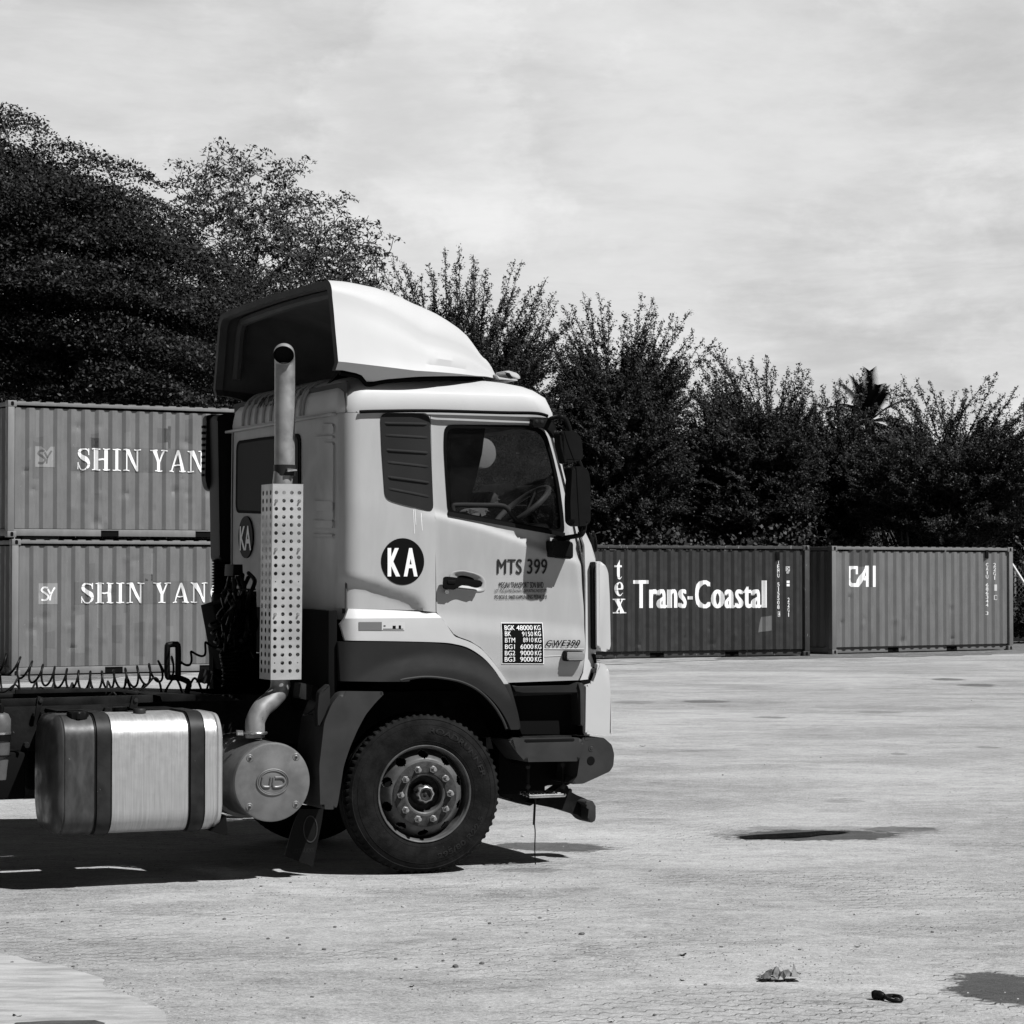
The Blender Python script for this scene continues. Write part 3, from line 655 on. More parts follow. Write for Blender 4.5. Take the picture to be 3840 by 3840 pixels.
def spiky_tree(label, group, D, c, outline, base, tips, nsh, R, m, seed, size=.078, hub=.45, dens=56, shl=(1.5, 2.9)):
    r = np.random.default_rng(seed); poly = pw(c, outline, D); bx = pw(c, [base], D)[0][0]
    root = empty('leafy_tree', (bx, D, 0)); tag(root, label, 'tree', group)
    mxx = sum(p[0] for p in poly) / len(poly); poly = [(mxx + (a - mxx) * 1.22, b) for a, b in poly]; zs_ = [p[1] for p in poly]; xs_ = [p[0] for p in poly]; z0, z1 = min(zs_), max(zs_); cx = sum(xs_) / len(xs_)
    O = np.array([bx, D, 0.]); fan = np.array([bx, D, z0 + (z1 - z0) * .02]); leaves, segs = [], []
    forks = []
    for k in range(9):
        a = 2 * PI * k / 9 + r.uniform(-.3, .3); e = fan + np.array([math.cos(a) * (max(xs_) - min(xs_)) * .23, math.sin(a) * R * .5, (z1 - z0) * r.uniform(.3, .55)])
        mid = (fan + e) / 2 + np.array([math.cos(a) * .3, 0, -.2]); forks.append(e)
        segs.append((fan - O, mid - O, .11, .08)); segs.append((mid - O, e - O, .08, .05))
    forks = np.array(forks)
    def shoot(P_, L, ns=11, sp=.5, up_=.15, tip_=False):
        hh = min(1, max(0, (P_[2] - z0) / (z1 - z0))); dv = (P_ - fan) * (np.array([1.9, 1.2, 1.]) if tip_ else np.array([4. - 2. * hh, 2.4 - .8 * hh, 1.])); dv /= np.linalg.norm(dv); dv = dv + np.array([0, 0, up_]) + r.normal(size=3) * .10; dv /= np.linalg.norm(dv); s0 = P_ - dv * L
        sprig(s0 - O, P_ - O, r, leaves, segs, ns, (1. if tip_ else .22), dens, sp)
        f = forks[np.argmin(np.linalg.norm(forks - s0, axis=1))]
        if r.uniform() < .5: segs.append((f - O, s0 - O, .035, .02))
    n = 0; g = 0
    while n < nsh and g < nsh * 60:
        g += 1; q = r.uniform(-1, 1); k = math.sqrt(1 - q * q) ** .35; x = r.uniform(min(xs_), max(xs_)); z = r.uniform(z0, z1)
        if not inside(cx + (x - cx) / k, z0 + (z + (.95 if z > z0 + 3 else 0) - z0) / k, poly): continue
        shoot(np.array([x, D + q * R, z]), r.uniform(*shl)); n += 1
    for tx, ty, tl in tips:
        p = pw(c, [(tx, ty)], D)[0]; T = np.array([p[0], D + r.uniform(-.3, .3) * R, p[1]]); shoot(T, tl, 16, .26, .15, True)
        for _ in range(3):
            o = r.normal(size=3) * np.array([.5, .8, .3]); shoot(T + o - np.array([0, 0, 1.0]), tl * .85, 10, .28, .15, True)
    segs.append((np.zeros(3), fan - O, .22, .15)); segs.append((np.zeros(3), fan - O + np.array([.6, .2, .1]), .16, .09)); segs.append((np.zeros(3), fan - O + np.array([-.7, .1, .2]), .16, .09))
    crown = leaf_obj('crown', np.concatenate(leaves), size, m, root, .1, .5, seed)
    seg_obj('branches', segs, BARK, crown)
    bm = bmesh.new(); add_tube(bm, cat_rom([(0, 0, -.1), (.03, 0, z0 * .5), tuple(fan - O)], 5), [.26] * 6 + [.2] * 5, 10); finish(bm, 'trunk', BARK, root)
    return root
F1 = fmat('fine_leaves', .016); F2 = fmat('dark_leaves', .012); F3 = fmat('grey_leaves', .036)
GT = 'leafy trees in a row behind the containers'
spiky_tree('tree with long upright leafy shoots, directly behind the truck roof fairing', GT, 72, 'P', [(-60, 260), (0, 170), (90, 110), (170, 150), (270, 200), (400, 90), (500, 110), (620, 260), (760, 190), (900, 280), (980, 380), (1040, 520), (1080, 700), (1090, 1250), (900, 1650), (0, 1650), (-100, 900)], (480, 1660),
           [(405, 62, 3.0), (480, 48, 3.2), (570, 135, 2.2), (630, 160, 2.0), (340, 185, 2.), (262, 188, 2.), (150, 100, 2.4), (190, 160, 1.6), (95, 95, 2.), (830, 96, 3.6), (790, 130, 3.), (880, 262, 2.6), (965, 232, 3.), (1015, 277, 3.2), (1000, 350, 2.6), (650, 240, 2.), (560, 100, 2.2), (930, 345, 2.4)], 720, 3.8, F1, 11)
spiky_tree('tree with a jagged two-peaked top, right of the truck mirrors', GT, 73, 'P', [(1040, 560), (1075, 420), (1170, 310), (1240, 330), (1330, 420), (1420, 400), (1500, 310), (1560, 370), (1600, 480), (1680, 440), (1740, 440), (1700, 600), (1760, 620), (1760, 800), (1800, 1300), (1700, 1640), (900, 1640), (960, 900)], (1380, 1680),
           [(1060, 342, 2.6), (1040, 432, 2.2), (1165, 290, 3.2), (1200, 320, 2.6), (1255, 298, 2.8), (1310, 350, 2.2), (1400, 420, 2.), (1500, 290, 3.4), (1555, 330, 3.), (1560, 385, 2.4), (1672, 410, 2.8), (1620, 440, 2.), (1765, 400, 3.6), (1775, 568, 3.4), (1740, 460, 2.6), (1100, 345, 2.2)], 760, 3.8, F1, 12)
spiky_tree('dense tree with a leaning top shoot, left half of the right-hand row', GT, 74, 'Q', [(-60, 420), (0, 270), (80, 180), (160, 190), (240, 240), (330, 232), (420, 250), (540, 280), (620, 290), (670, 310), (640, 440), (690, 640), (720, 1000), (640, 1300), (-80, 1300), (-120, 800)], (420, 1330),
           [(157, 122, 2.8), (130, 165, 2.2), (88, 140, 2.2), (25, 240, 2.), (60, 205, 2.), (250, 236, 1.4), (330, 232, 1.2), (410, 230, 1.4), (600, 268, 2.2), (706, 275, 3.), (640, 300, 2.2), (560, 275, 1.6), (700, 335, 2.4), (470, 275, 1.4)], 760, 3.6, F2, 13)
spiky_tree('lower dark tree between two taller crowns, left of the palm', GT, 77, 'Q', [(640, 430), (740, 390), (860, 350), (960, 310), (990, 330), (940, 420), (1100, 470), (1120, 900), (1050, 1300), (600, 1300), (600, 700)], (860, 1330),
           [(1012, 314, 2.8), (972, 295, 2.4), (882, 332, 1.8), (905, 350, 2.), (748, 380, 1.6), (690, 402, 1.6), (820, 365, 1.4)], 560, 3.6, F2, 14)
spiky_tree('widely fanning airy tree with visible limbs above the grey container', GT, 71, 'Q', [(1040, 520), (1100, 430), (1220, 380), (1330, 370), (1420, 450), (1500, 430), (1600, 440), (1700, 350), (1760, 360), (1850, 430), (1930, 480), (2050, 540), (2150, 900), (1900, 1180), (1500, 1290), (1300, 1250), (1000, 1130), (960, 800)], (1470, 1330),
           [(1217, 325, 2.6), (1200, 372, 2.), (1290, 350, 2.), (1360, 358, 2.), (1480, 400, 1.8), (1545, 415, 1.8), (1690, 340, 2.4), (1740, 324, 2.8), (1640, 385, 1.8), (1100, 390, 1.8), (1130, 420, 1.8), (1880, 395, 3.), (1920, 458, 2.6), (1840, 425, 2.), (1990, 500, 2.4)], 720, 4, F1, 15, hub=.1)
spiky_tree('dense tree filling the gap behind the fanning one, at the right edge', GT, 80, 'Q', [(1750, 640), (1850, 560), (1960, 480), (2200, 420), (2500, 520), (2600, 900), (2500, 1260), (1800, 1260), (1700, 900)], (2150, 1330), [(1960, 480, 2.), (2100, 420, 2.4)], 360, 4, F2, 16)
# palm crown showing between two trees
def palm(D, c, head, base):
    p = at_depth(c, head[0], head[1], D); root = empty('palm_tree', (p.x, D, 0)); tag(root, 'palm with a tuft of upright fronds rising between the trees', 'palm tree')
    bm = bmesh.new(); add_tube(bm, cat_rom([(.3, 0, -.1), (.1, 0, p.z * .5), (0, 0, p.z - .3)], 5), .16, 10); finish(bm, 'trunk', BARK, root)
    bm = bmesh.new(); r = random.Random(5)
    for k in range(22):
        a = k * 2.4; el = r.uniform(-.1, 1.35); L = r.uniform(1.4, 2.1)
        d = Vector((math.cos(a) * math.cos(el), math.sin(a) * math.cos(el), math.sin(el))); pts = [Vector((0, 0, p.z - .3)) + d * L * t + Vector((0, 0, -.55 * L * t * t * (1.1 - el * .6))) for t in (0, .25, .5, .75, 1)]
        C_ = cat_rom(pts, 6); add_tube(bm, C_, [.02 * (1 - i / len(C_)) + .004 for i in range(len(C_))], 4)
        for i in range(2, len(C_) - 1):
            t = (C_[i + 1] - C_[i]).normalized(); s = t.cross(Vector((0, 0, 1)));
            if s.length < .01: continue
            s.normalize()
            for sg in (-1, 1):
                for h in (0, .5):
                    q = C_[i].lerp(C_[i + 1], h); e = q + (s * sg * .8 + t * .9 + Vector((0, 0, -.25))) * (.42 - .25 * abs(i / len(C_) - .45)); wv = t * .022
                    bm.faces.new([bm.verts.new(v) for v in (q - wv, q + wv, e)])
    finish(bm, 'fronds', F1, root, smooth=False)
palm(82, 'Q', (1030, 540), None)
# airy tree: branching limbs with umbrella-like leaf tufts at the tips
def tufted_tree(label, D, c, outline, base, ntip, R, m, seed, extra=()):
    r = np.random.default_rng(seed); poly = pw(c, outline, D); bx = pw(c, [base], D)[0][0]; root = empty('airy_tree', (bx, D, 0)); tag(root, label, 'tree')
    xs_ = [p[0] for p in poly]; zs_ = [p[1] for p in poly]; z0, z1 = min(zs_), max(zs_); cx = sum(xs_) / len(xs_); O = np.array([bx, D, 0.])
    fan = np.array([bx, D, z0]); L1 = []; segs = [(np.zeros(3), fan - O, .34, .28)]
    for k in range(10):
        a = 2 * PI * k / 10 + r.uniform(-.2, .2); e = fan + np.array([math.cos(a) * (max(xs_) - min(xs_)) * .22, math.sin(a) * R * .5, (z1 - z0) * r.uniform(.2, .5)]); L1.append(e)
        segs.append((fan - O, (fan + e) / 2 - O + np.array([0, 0, .3]), .2, .12)); segs.append(((fan + e) / 2 - O + np.array([0, 0, .3]), e - O, .12, .09))
    nodes = [np.array(e) for e in L1]; leaves = []; n = 0; tips = []
    while len(tips) < ntip:
        q = r.uniform(-1, 1); k = math.sqrt(1 - q * q) ** .6; x = r.uniform(min(xs_), max(xs_)); z = r.uniform(z0, z1)
        if inside(cx + (x - cx) / k, z0 + (z - z0) / k, poly): tips.append(np.array([x, D + q * R, z]))
    for ex in extra: p = pw(c, [ex], D)[0]; tips.append(np.array([p[0], D, p[1]]))
    tips.sort(key=lambda t: np.linalg.norm(t - fan))
    for t in tips:
        NN = np.array(nodes); dd = np.linalg.norm(NN - t, axis=1) + np.maximum(0, NN[:, 2] - t[2] + .2) * 2.5
        f = NN[np.argmin(dd)]; L = np.linalg.norm(t - f); mid = (f + t) / 2 + r.normal(size=3) * .06 * L + np.array([0, 0, -.08 * L]); w = min(.06, .012 + .012 * L)
        segs.append((f - O, mid - O, w, w * .7)); segs.append((mid - O, t - O, w * .7, .010)); nodes.append(mid); nodes.append(t)
        if r.uniform() < .93:
            k = int(r.uniform(26, 46)); a = r.uniform(0, 2 * PI, k); rr = np.sqrt(r.uniform(0, 1, k)) * .36; leaves.append(t - O + np.stack([np.cos(a) * rr, np.sin(a) * rr, .10 - rr * rr * 1.7 + r.normal(size=k) * .035], 1))
    cr = leaf_obj('crown', np.concatenate(leaves), .135, m, root, .4, .45, seed); seg_obj('branches', segs, BARK, cr)
    bm = bmesh.new(); add_tube(bm, [(0, 0, -.1), (0, 0, z0 * .5), (0, 0, z0 + .2)], [.4, .36, .3], 10); finish(bm, 'trunk', BARK, root); return root
SURV['T'] = (0, 150.9, .3906 * 1.9876 / 1.9876)
SURV['T'] = (0, 150.9, 1500 / 1932 / 1.98758)
tufted_tree('tall airy tree with bare twigs and tufted leaves against the sky', 80, 'T', [(815, 560), (840, 480), (900, 420), (990, 400), (1060, 370), (1150, 340), (1250, 400), (1290, 460), (1400, 420), (1450, 430), (1400, 540), (1500, 560), (1640, 600), (1700, 680), (1800, 740), (1870, 840), (1900, 1000), (1860, 1200), (1100, 1200), (900, 900)], (1150, 1500), 900, 4.2, F3, 21,
            [(1010, 345), (1060, 300), (1080, 335), (1115, 345), (1135, 310), (1160, 345), (1220, 330), (1275, 348), (1240, 375), (1315, 408), (1385, 395), (1430, 398), (1475, 385), (1460, 425), (1420, 440), (1390, 480), (1360, 520), (1330, 470), (1345, 440), (838, 400), (897, 400), (880, 425), (860, 480), (820, 505), (1460, 540), (1490, 550), (1555, 560), (1665, 552), (1680, 575), (1630, 590), (1735, 680), (1800, 695), (1820, 700), (1845, 750), (1900, 765), (1780, 655), (1755, 690), (1870, 850)])
# broad dark rain tree in tiers
def tiered_tree(label, D, c, outline, base, npad, R, m, seed, group=None, size=.115, gaps=()):
    r = np.random.default_rng(seed); poly = pw(c, outline, D); bx = pw(c, [base], D)[0][0]; root = empty('spreading_tree', (bx, D, 0)); tag(root, label, 'tree', group)
    gp = [pw(c, g, D) for g in gaps]
    xs_ = [p[0] for p in poly]; zs_ = [p[1] for p in poly]; z0, z1 = min(zs_), max(zs_); cx = bx; O = np.array([bx, D, 0.]); fan = np.array([bx, D, z0 * .6 + .6]); leaves = []; segs = []; forks = []
    for k in range(14):
        a = 2 * PI * k / 14; e = fan + np.array([math.cos(a) * (max(xs_) - min(xs_)) * .25, math.sin(a) * R * .5, (z1 - z0) * r.uniform(.15, .7)]); forks.append(e)
        segs.append((fan - O, (fan + e) / 2 - O + np.array([0, 0, -.4]), .24, .16)); segs.append(((fan + e) / 2 - O + np.array([0, 0, -.4]), e - O, .16, .09))
    forks = np.array(forks); n = 0
    while n < npad:
        q = r.uniform(-1, 1); k = math.sqrt(1 - q * q) ** .5; x = r.uniform(min(xs_), max(xs_)); z = r.uniform(z0, z1)
        if not inside(cx + (x - cx) / k, z0 + (z - z0) / k, poly) or any(inside(x, z, g) for g in gp): continue
        n += 1; tr_ = z + .30 * x + .4 * math.sin(x * .9); z += .42 * (round(tr_ / 1.35) * 1.35 - tr_); t = np.array([x, D + q * R, z]); z -= .35; t = np.array([x, D + q * R, z]); sx_ = r.uniform(.9, 1.9); kk = int(330 * sx_ * sx_); a = r.uniform(0, 2 * PI, kk); rr = np.sqrt(r.uniform(0, 1, kk)) * sx_
        lean = (x - cx) * .05
        o = np.stack([np.cos(a) * rr, np.sin(a) * rr, -.34 * rr * rr / sx_ + r.normal(size=kk) * .06 - np.cos(a) * rr * lean * .9 + .08 * np.sin(x * 3 + a * 5)], 1); leaves.append(t - O + o)
        f = forks[np.argmin(np.linalg.norm(forks - t, axis=1))]
        if r.uniform() < .5: segs.append((f - O, t - O - np.array([0, 0, .1]), .05, .02))
    cr = leaf_obj('crown', np.concatenate(leaves), size, m, root, .3, .5, seed); seg_obj('branches', segs, BARK, cr)
    bm = bmesh.new(); add_tube(bm, [(0, 0, -.1), (0, 0, fan[2] * .5), (0, 0, fan[2] + .2)], [.6, .5, .42], 12); finish(bm, 'trunk', BARK, root); return root
tiered_tree('huge dark spreading tree with layered foliage, above the stacked containers', 68, 'T', [(-900, 300), (-500, 120), (-60, 90), (60, 130), (120, 150), (140, 220), (220, 262), (290, 262), (400, 275), (500, 320), (600, 390), (700, 470), (770, 510), (850, 620), (950, 720), (1080, 850), (1130, 980), (1150, 1120), (1120, 1560), (-900, 1560)], (200, 1750), 800, 5.2, F2, 31,
            gaps=[[(345, 1330), (430, 1310), (440, 1420), (340, 1430)], [(380, 400), (430, 400), (430, 440), (370, 440)], [(380, 1130), (440, 1120), (440, 1180), (370, 1200)]])
tiered_tree('bushy tree with fine pale leaves low behind the fairing', 76, 'T', [(780, 1100), (900, 960), (1050, 900), (1300, 880), (1600, 930), (1900, 1000), (2200, 1100), (2200, 1650), (300, 1650), (300, 1350), (500, 1250)], (1300, 1750), 380, 3.4, F1, 32, size=.09)
def mass(name, xr, D0, D1, z1, n, m, label, seed, size=.14):
    r = np.random.default_rng(seed); x = r.uniform(xr[0], xr[1], n); y = r.uniform(D0, D1, n); zt = z1 * (.8 + .2 * np.sin(x * .9 + seed) * np.sin(x * .37 + 1)); z = r.uniform(0, 1, n) ** .8 * zt
    z += .25 * np.sin(x * 5) * np.cos(y * 4)
    o = leaf_obj(name, np.stack([x, y, np.maximum(z, .02)], 1), size, m, None, 2.5, .75, seed); tag(o, label, 'undergrowth', kind='stuff')
mass('undergrowth', (-30, 16.5), 79, 88, 7.2, 150000, F2, 'dark undergrowth filling the space below the tree crowns', 41, .24)
mass('undergrowth', (-1, 16.5), 69, 71, 3.6, 9000, F3, 'pale low scrub showing between trunks above the containers', 42, .13)

# house, fence, bush and post at the far right edge
hp = at_depth('L', 1850, 900, 84)
house = empty('house', (hp.x + .2, 84, 0)); tag(house, 'white walled low house behind a wire fence at the right edge', 'house')
HW = mat('white_wall', .72, .8, var=.12, scale=2); HR = mat('dark_roof', .10, .8, var=.3, scale=3, sc=(8, 1, 1))
bm = bmesh.new(); add_box(bm, 0, 9, 0, 6, 0, 2.9); finish(bm, 'wall', HW, house, smooth=False)
bm = bmesh.new(); add_prism(bm, [(-.6, 2.75), (4.5, 4.6), (9.6, 2.75), (9.6, 2.9), (4.5, 4.75), (-.6, 2.9)], -.5, 6.5, 0); finish(bm, 'roof', HR, house, smooth=False)
w_ = box('window', .9, 2.2, -.05, .0, 1.0, 2.2, BLACK, house, .01); box('frame', .85, 2.25, -.03, -.01, .94, .999, HW, w_, .003)
box('door', 3.2, 4.1, -.05, .0, 0, 2.1, mat('door_paint', .2, .6), house, .01)
fp = at_depth('L', 1860, 930, 72); fence = empty('wire_fence', (fp.x, 72, 0)); tag(fence, 'wire mesh fence with a pale rail in front of the white house', 'fence')
bm = bmesh.new(); k = 0
for i in range(46):
    add_tube(bm, [(i * .12 - 1.2, 0, .5), (i * .12, 0, 2.1)], .008, 4); add_tube(bm, [(i * .12, 0, .5), (i * .12 - 1.2, 0, 2.1)], .008, 4)
finish(bm, 'wire_mesh', CHROME, fence)
for i in range(4): box('post', i * 1.6 - .03, i * 1.6 + .03, -.03, .03, 0, 2.2, STEEL, fence, .006)
box('kerb', -.2, 5.2, -.08, .08, 0, .35, mat('dark_kerb', .04, .9), fence, .02)
bp = at_depth('L', 1900, 860, 70); bush = empty('bush', (bp.x + .4, 70, 0)); tag(bush, 'low dense bush below the wire fence at the right edge', 'bush')
rr = np.random.default_rng(3); q = rr.normal(size=(5000, 3)); q /= np.linalg.norm(q, axis=1)[:, None]; q *= rr.uniform(.6, 1, 5000)[:, None] * np.array([1.3, .7, .6]); q[:, 2] += .75; leaf_obj('foliage', q, .1, F1, bush, 0, .5, 3)
bm = bmesh.new(); add_tube(bm, [(0, 0, 0), (0, 0, .6)], .04, 6); finish(bm, 'stem', BARK, bush)
q0 = at_depth('L', 1832, 352, 66); q1 = at_depth('L', 1990, 600, 66)
tag(tube('leaning_pole', [tuple(q0), tuple(q1), (q1.x + 1.1, 66, 0)], .03, HW, None, 8, 0), 'pale leaning pole beside the right end of the grey container', 'pole')
#SPLIT2
# ================================================================== the tractor truck
truck = empty('tractor_truck', (W0.x, W0.y, 0), TH)
tag(truck, 'pale tractor truck with roof fairing, tall exhaust stack and black chassis', 'truck')
TW = 2.54                                           # cab width; lateral 0 is the near side, positive goes away from the viewer
# --- near side pressing: crease lines read off the door
belt = [(-.6, 2.41), (.07, 2.36), (.40, 2.28), (1.0, 2.09), (1.25, 2.02)]
def interp(tab, x):
    if x <= tab[0][0]: return tab[0][1]
    for (a, b), (c_, d) in zip(tab, tab[1:]):
        if x <= c_: return b + (d - b) * (x - a) / (c_ - a)
    return tab[-1][1]
def sst(a, b, x):
    t = min(1, max(0, (x - a) / (b - a))); return t * t * (3 - 2 * t)
crease = [(-.6, 1.74), (.07, 1.70), (.5, 1.66), (1.02, 1.60), (1.3, 1.57)]
scoop = [S('D', *p) for p in [(150, 285), (250, 310), (350, 338), (450, 365), (530, 395), (575, 440), (598, 500), (610, 560)]]
wheelc = (.0, .525)
def side(x, z):
    y = .0
    zb = interp(belt, x)
    y += .022 * sst(zb - .045, zb + .02, z) * sst(-.10, .06, x) + max(0, z - zb) * .03        # window ledge, then tumblehome
    zc = interp(crease, x)
    if x > -.02:
        k = sst(-.02, .1, x)
        y += k * .020 * sst(zc - .12, zc + .03, z) * (1 - sst(zc + .25, zb - .02, z) * .7)
    y += .02 * (1 - sst(1.24, 1.36, z)) if z < 1.36 else 0
    # scoop behind the door: the panel drops inwards beneath a swept line
    if x < .045 and z < 1.98:
        if z < 2.2:
            zl = 9
            for (a, b), (c_, d) in zip(scoop, scoop[1:]):
                if a <= x <= c_ and c_ > a: zl = b + (d - b) * (x - a) / (c_ - a)
            if x < scoop[0][0]: zl = scoop[0][1]
            if x > scoop[-1][0]: zl = 0
            if zl < 8: y += .040 * (1 - sst(zl - .06 - .03 * sst(-.45, -.1, x), zl, z)) 
    # rear corner rounds off
    xr = -.57; q = x - xr
    if q < .11: y += .11 - math.sqrt(max(0, .11 ** 2 - (.11 - max(q, .001)) ** 2))
    xf = interp(front, z) if z < 3.02 else .95
    q = xf - x
    if q < .10: y += .06 * (1 - sst(0, .10, max(q, 0)))
    return y
front = [(1.2, 1.22), (1.6, 1.24), (2.02, 1.17), (2.3, 1.115), (2.6, 1.04), (2.85, .97), (3.01, .93), (3.3, .9)]
# --- cab shell: rear wall, floor, rounded roof
def ring(bm, z, xr, xf, ins, r, n=6, bow=.07):
    pts = []; x0, x1, y0, y1 = xr, xf, ins, TW - ins
    for cx, cy, a0 in ((x1 - r, y0 + r, -PI / 2), (x1 - r, y1 - r, 0), (x0 + r, y1 - r, PI / 2), (x0 + r, y0 + r, PI)):
        for k in range(n + 1):
            a = a0 + PI / 2 * k / n; pts.append((cx + r * math.cos(a), cy + r * math.sin(a)))
    out = []
    for i, p in enumerate(pts):                      # subdivide the long sides
        q = pts[(i + 1) % len(pts)]; d = math.dist(p, q); m_ = max(1, int(d / .1)) if d > .15 else 1
        m_ = 20 if i % (n + 1) == n else 1
        for k in range(m_): out.append((p[0] + (q[0] - p[0]) * k / m_, p[1] + (q[1] - p[1]) * k / m_))
    res = []
    for x, y in out:
        if x > (x0 + x1) / 2: x += bow * (1 - ((y - TW / 2) / (TW / 2)) ** 2) * ((x - (x0 + x1) / 2) / ((x1 - x0) / 2)) ** 3
        res.append(bm.verts.new((x, y, z)))
    return res
bm = bmesh.new()
lv = [(z, -.57, interp(front, z), (.09 if z < 1.99 else .025) + max(0, z - 2.3) * .035, .11) for z in (1.66, 1.8, 1.97, 2.04, 2.15, 2.4, 2.7, 2.94, 3.005)]
rings = [ring(bm, *l) for l in lv]
for A, B, l in zip(rings, rings[1:], lv):
    for k in range(len(A)):
        a, b, c_, d = A[k], A[(k + 1) % len(A)], B[(k + 1) % len(A)], B[k]; m_ = (a.co + b.co) / 2
        if -.47 < m_.x < l[2] - .02 and (m_.y < .3 or m_.y > TW - .3): continue            # door and quarter panels go here
        if m_.x > .8 and 2.15 <= l[0] < 2.94 and .1 < m_.y < TW - .1: continue              # windscreen opening
        if m_.x < -.56 and 2.4 <= l[0] < 2.7 and 1.05 < m_.y < 2.3: continue               # rear window opening
        bm.faces.new((a, b, c_, d))
for v in [v for v in bm.verts if not v.link_faces]: bm.verts.remove(v)
shell = finish(bm, 'cab_body', PAINT, truck, angle=40)
bm = bmesh.new()
rv = [(3.0, -.575, .945, .034, .12), (3.03, -.575, .94, .028, .12), (3.07, -.572, .925, .029, .13), (3.135, -.56, .895, .036, .14), (3.15, -.55, .875, .046, .15), (3.185, -.53, .83, .080, .16), (3.215, -.505, .775, .14, .18), (3.24, -.46, .69, .22, .2), (3.257, -.40, .57, .28, .22), (3.27, -.3, .42, .42, .22), (3.278, -.15, .25, .7, .15)]
rings = [ring(bm, *l, bow=.09) for l in rv]
for A, B in zip(rings, rings[1:]):
    for k in range(len(A)): bm.faces.new((A[k], A[(k + 1) % len(A)], B[(k + 1) % len(A)], B[k]))
bm.faces.new(rings[-1])
roof = finish(bm, 'cab_roof', PAINT_LIT, truck, angle=50)
bm = bmesh.new()                                     # pressed ribs up the back of the roof
for y in (.80, .86, 1.0, 1.16, 1.33, 1.5, 1.67, 1.84, 2.0, 2.14):
    P_ = [(-.580, y, 3.02), (-.578, y, 3.08), (-.568, y, 3.13), (-.536, y, 3.195), (-.47, y, 3.243), (-.37, y, 3.262), (-.28, y, 3.272)]; add_tube(bm, cat_rom(P_, 4), .013, 8)
finish(bm, 'pressed_ribs', PAINT, roof)
tube('drip_seam', [tuple(S3('B', x, y, .0)) for x, y in [(262, 956), (400, 952), (740, 950), (1200, 962), (1420, 966), (1500, 984)]], .011, SEAL, truck, 8)
box('drip_rail', -.606, -.55, .15, TW - .04, 2.985, 3.003, PAINT, truck, .004)
text_o = None
V_, F_ = text_polys('MTS 399', .01); a_ = [v[0] for v in V_]; b_ = [v[1] for v in V_]
bm = bmesh.new(); h0, h1 = SR('A', 655, 1285)[1], SR('A', 655, 1180)[1]; l0 = SR('A', 652, 1240)[0]; l1 = SR('A', 738, 1240)[0]; l_end = l0 - (l0 - l1) * 2.25
vs = [bm.verts.new((0, l0 + (v[0] - min(a_)) / (max(a_) - min(a_)) * (l_end - l0), h0 + (v[1] - min(b_)) / (max(b_) - min(b_)) * (h1 - h0))) for v in V_]
for f in F_: bm.faces.new([vs[i] for i in f])
cut_grid(bm, [], frange(h0, h1, .03))
for v in bm.verts: v.co.x = interp([(3.0, -.596), (3.07, -.594), (3.13, -.584), (3.155, -.572), (3.19, -.556), (3.24, -.5)], v.co.z)
finish(bm, 'fleet_number', GREYV, roof, smooth=False)
# rear wall details
def rear_patch(name, c, pts, X, t, m, parent, bev=.006, fil=.02):
    q = [SR(c, *p) for p in pts]; q = [(max(a, .19), b) for a, b in q]; q = fillet(q, fil) if fil else q
    bm = bmesh.new(); a = [bm.verts.new((X, p[0], p[1])) for p in q]; b = [bm.verts.new((X + t, p[0], p[1])) for p in q]; L = len(q)
    f0 = bm.faces.new(a); bm.faces.new(b[::-1])
    for i in range(L): bm.faces.new((a[i], b[i], b[(i + 1) % L], a[(i + 1) % L]))
    if bev: bmesh.ops.bevel(bm, geom=list(f0.edges), offset=bev, segments=2, affect='EDGES')
    return finish(bm, name, m, parent)
rear_patch('rear_window', 'A', [(458, 1580), (700, 1545), (1038, 1510), (1038, 2250), (450, 2230)], -.578, .012, SEAL, truck, .004, .07)
rear_patch('pane', 'A', [(480, 1605), (700, 1572), (1022, 1540), (1022, 2225), (472, 2205)], -.582, .006, GLASSD, bpy.data.objects['rear_window'], 0, .06)
back = bpy.data.objects['cab_body']
for pts in ([(1240, 1420), (1430, 1412), (1430, 1500), (1240, 1508)], [(1255, 1595), (1365, 1590), (1365, 2300), (1255, 2300)], [(1175, 1530), (1440, 1520), (1440, 1545), (1175, 1555)]):
    rear_patch('pressing', 'A', pts, -.582, .02, PAINT, back, .008, .015)
for pts in ([(1155, 430), (1428, 425), (1428, 520), (1155, 520)], [(1155, 605), (1428, 605), (1428, 672), (1155, 672)], [(1150, 730), (1428, 730), (1428, 750), (1150, 755)], [(1438, 760), (1442, 760), (1442, 765), (1438, 765)]):
    rear_patch('pressing', 'C', pts, -.585, .02, PAINT, back, .008, .01)
rear_patch('route_disc', 'C', [(548 + 64 * math.cos(a), 760 + 190 * math.sin(a)) for a in [2 * PI * k / 36 for k in range(36)]], -.584, .012, BLACKV, back, 0, 0)
V_, F_ = text_polys('KA', .02)
bm = bmesh.new(); a_ = [v[0] for v in V_]; b_ = [v[1] for v in V_]; k0 = SR('C', 500, 880); k1 = SR('C', 603, 655)
vs = [bm.verts.new((-.587, k0[0] + (v[0] - min(a_)) / (max(a_) - min(a_)) * (k1[0] - k0[0]), k0[1] + (v[1] - min(b_)) / (max(b_) - min(b_)) * (k1[1] - k0[1]))) for v in V_]
for f in F_: bm.faces.new([vs[i] for i in f])
finish(bm, 'lettering', WHITE, bpy.data.objects['route_disc'], smooth=False)
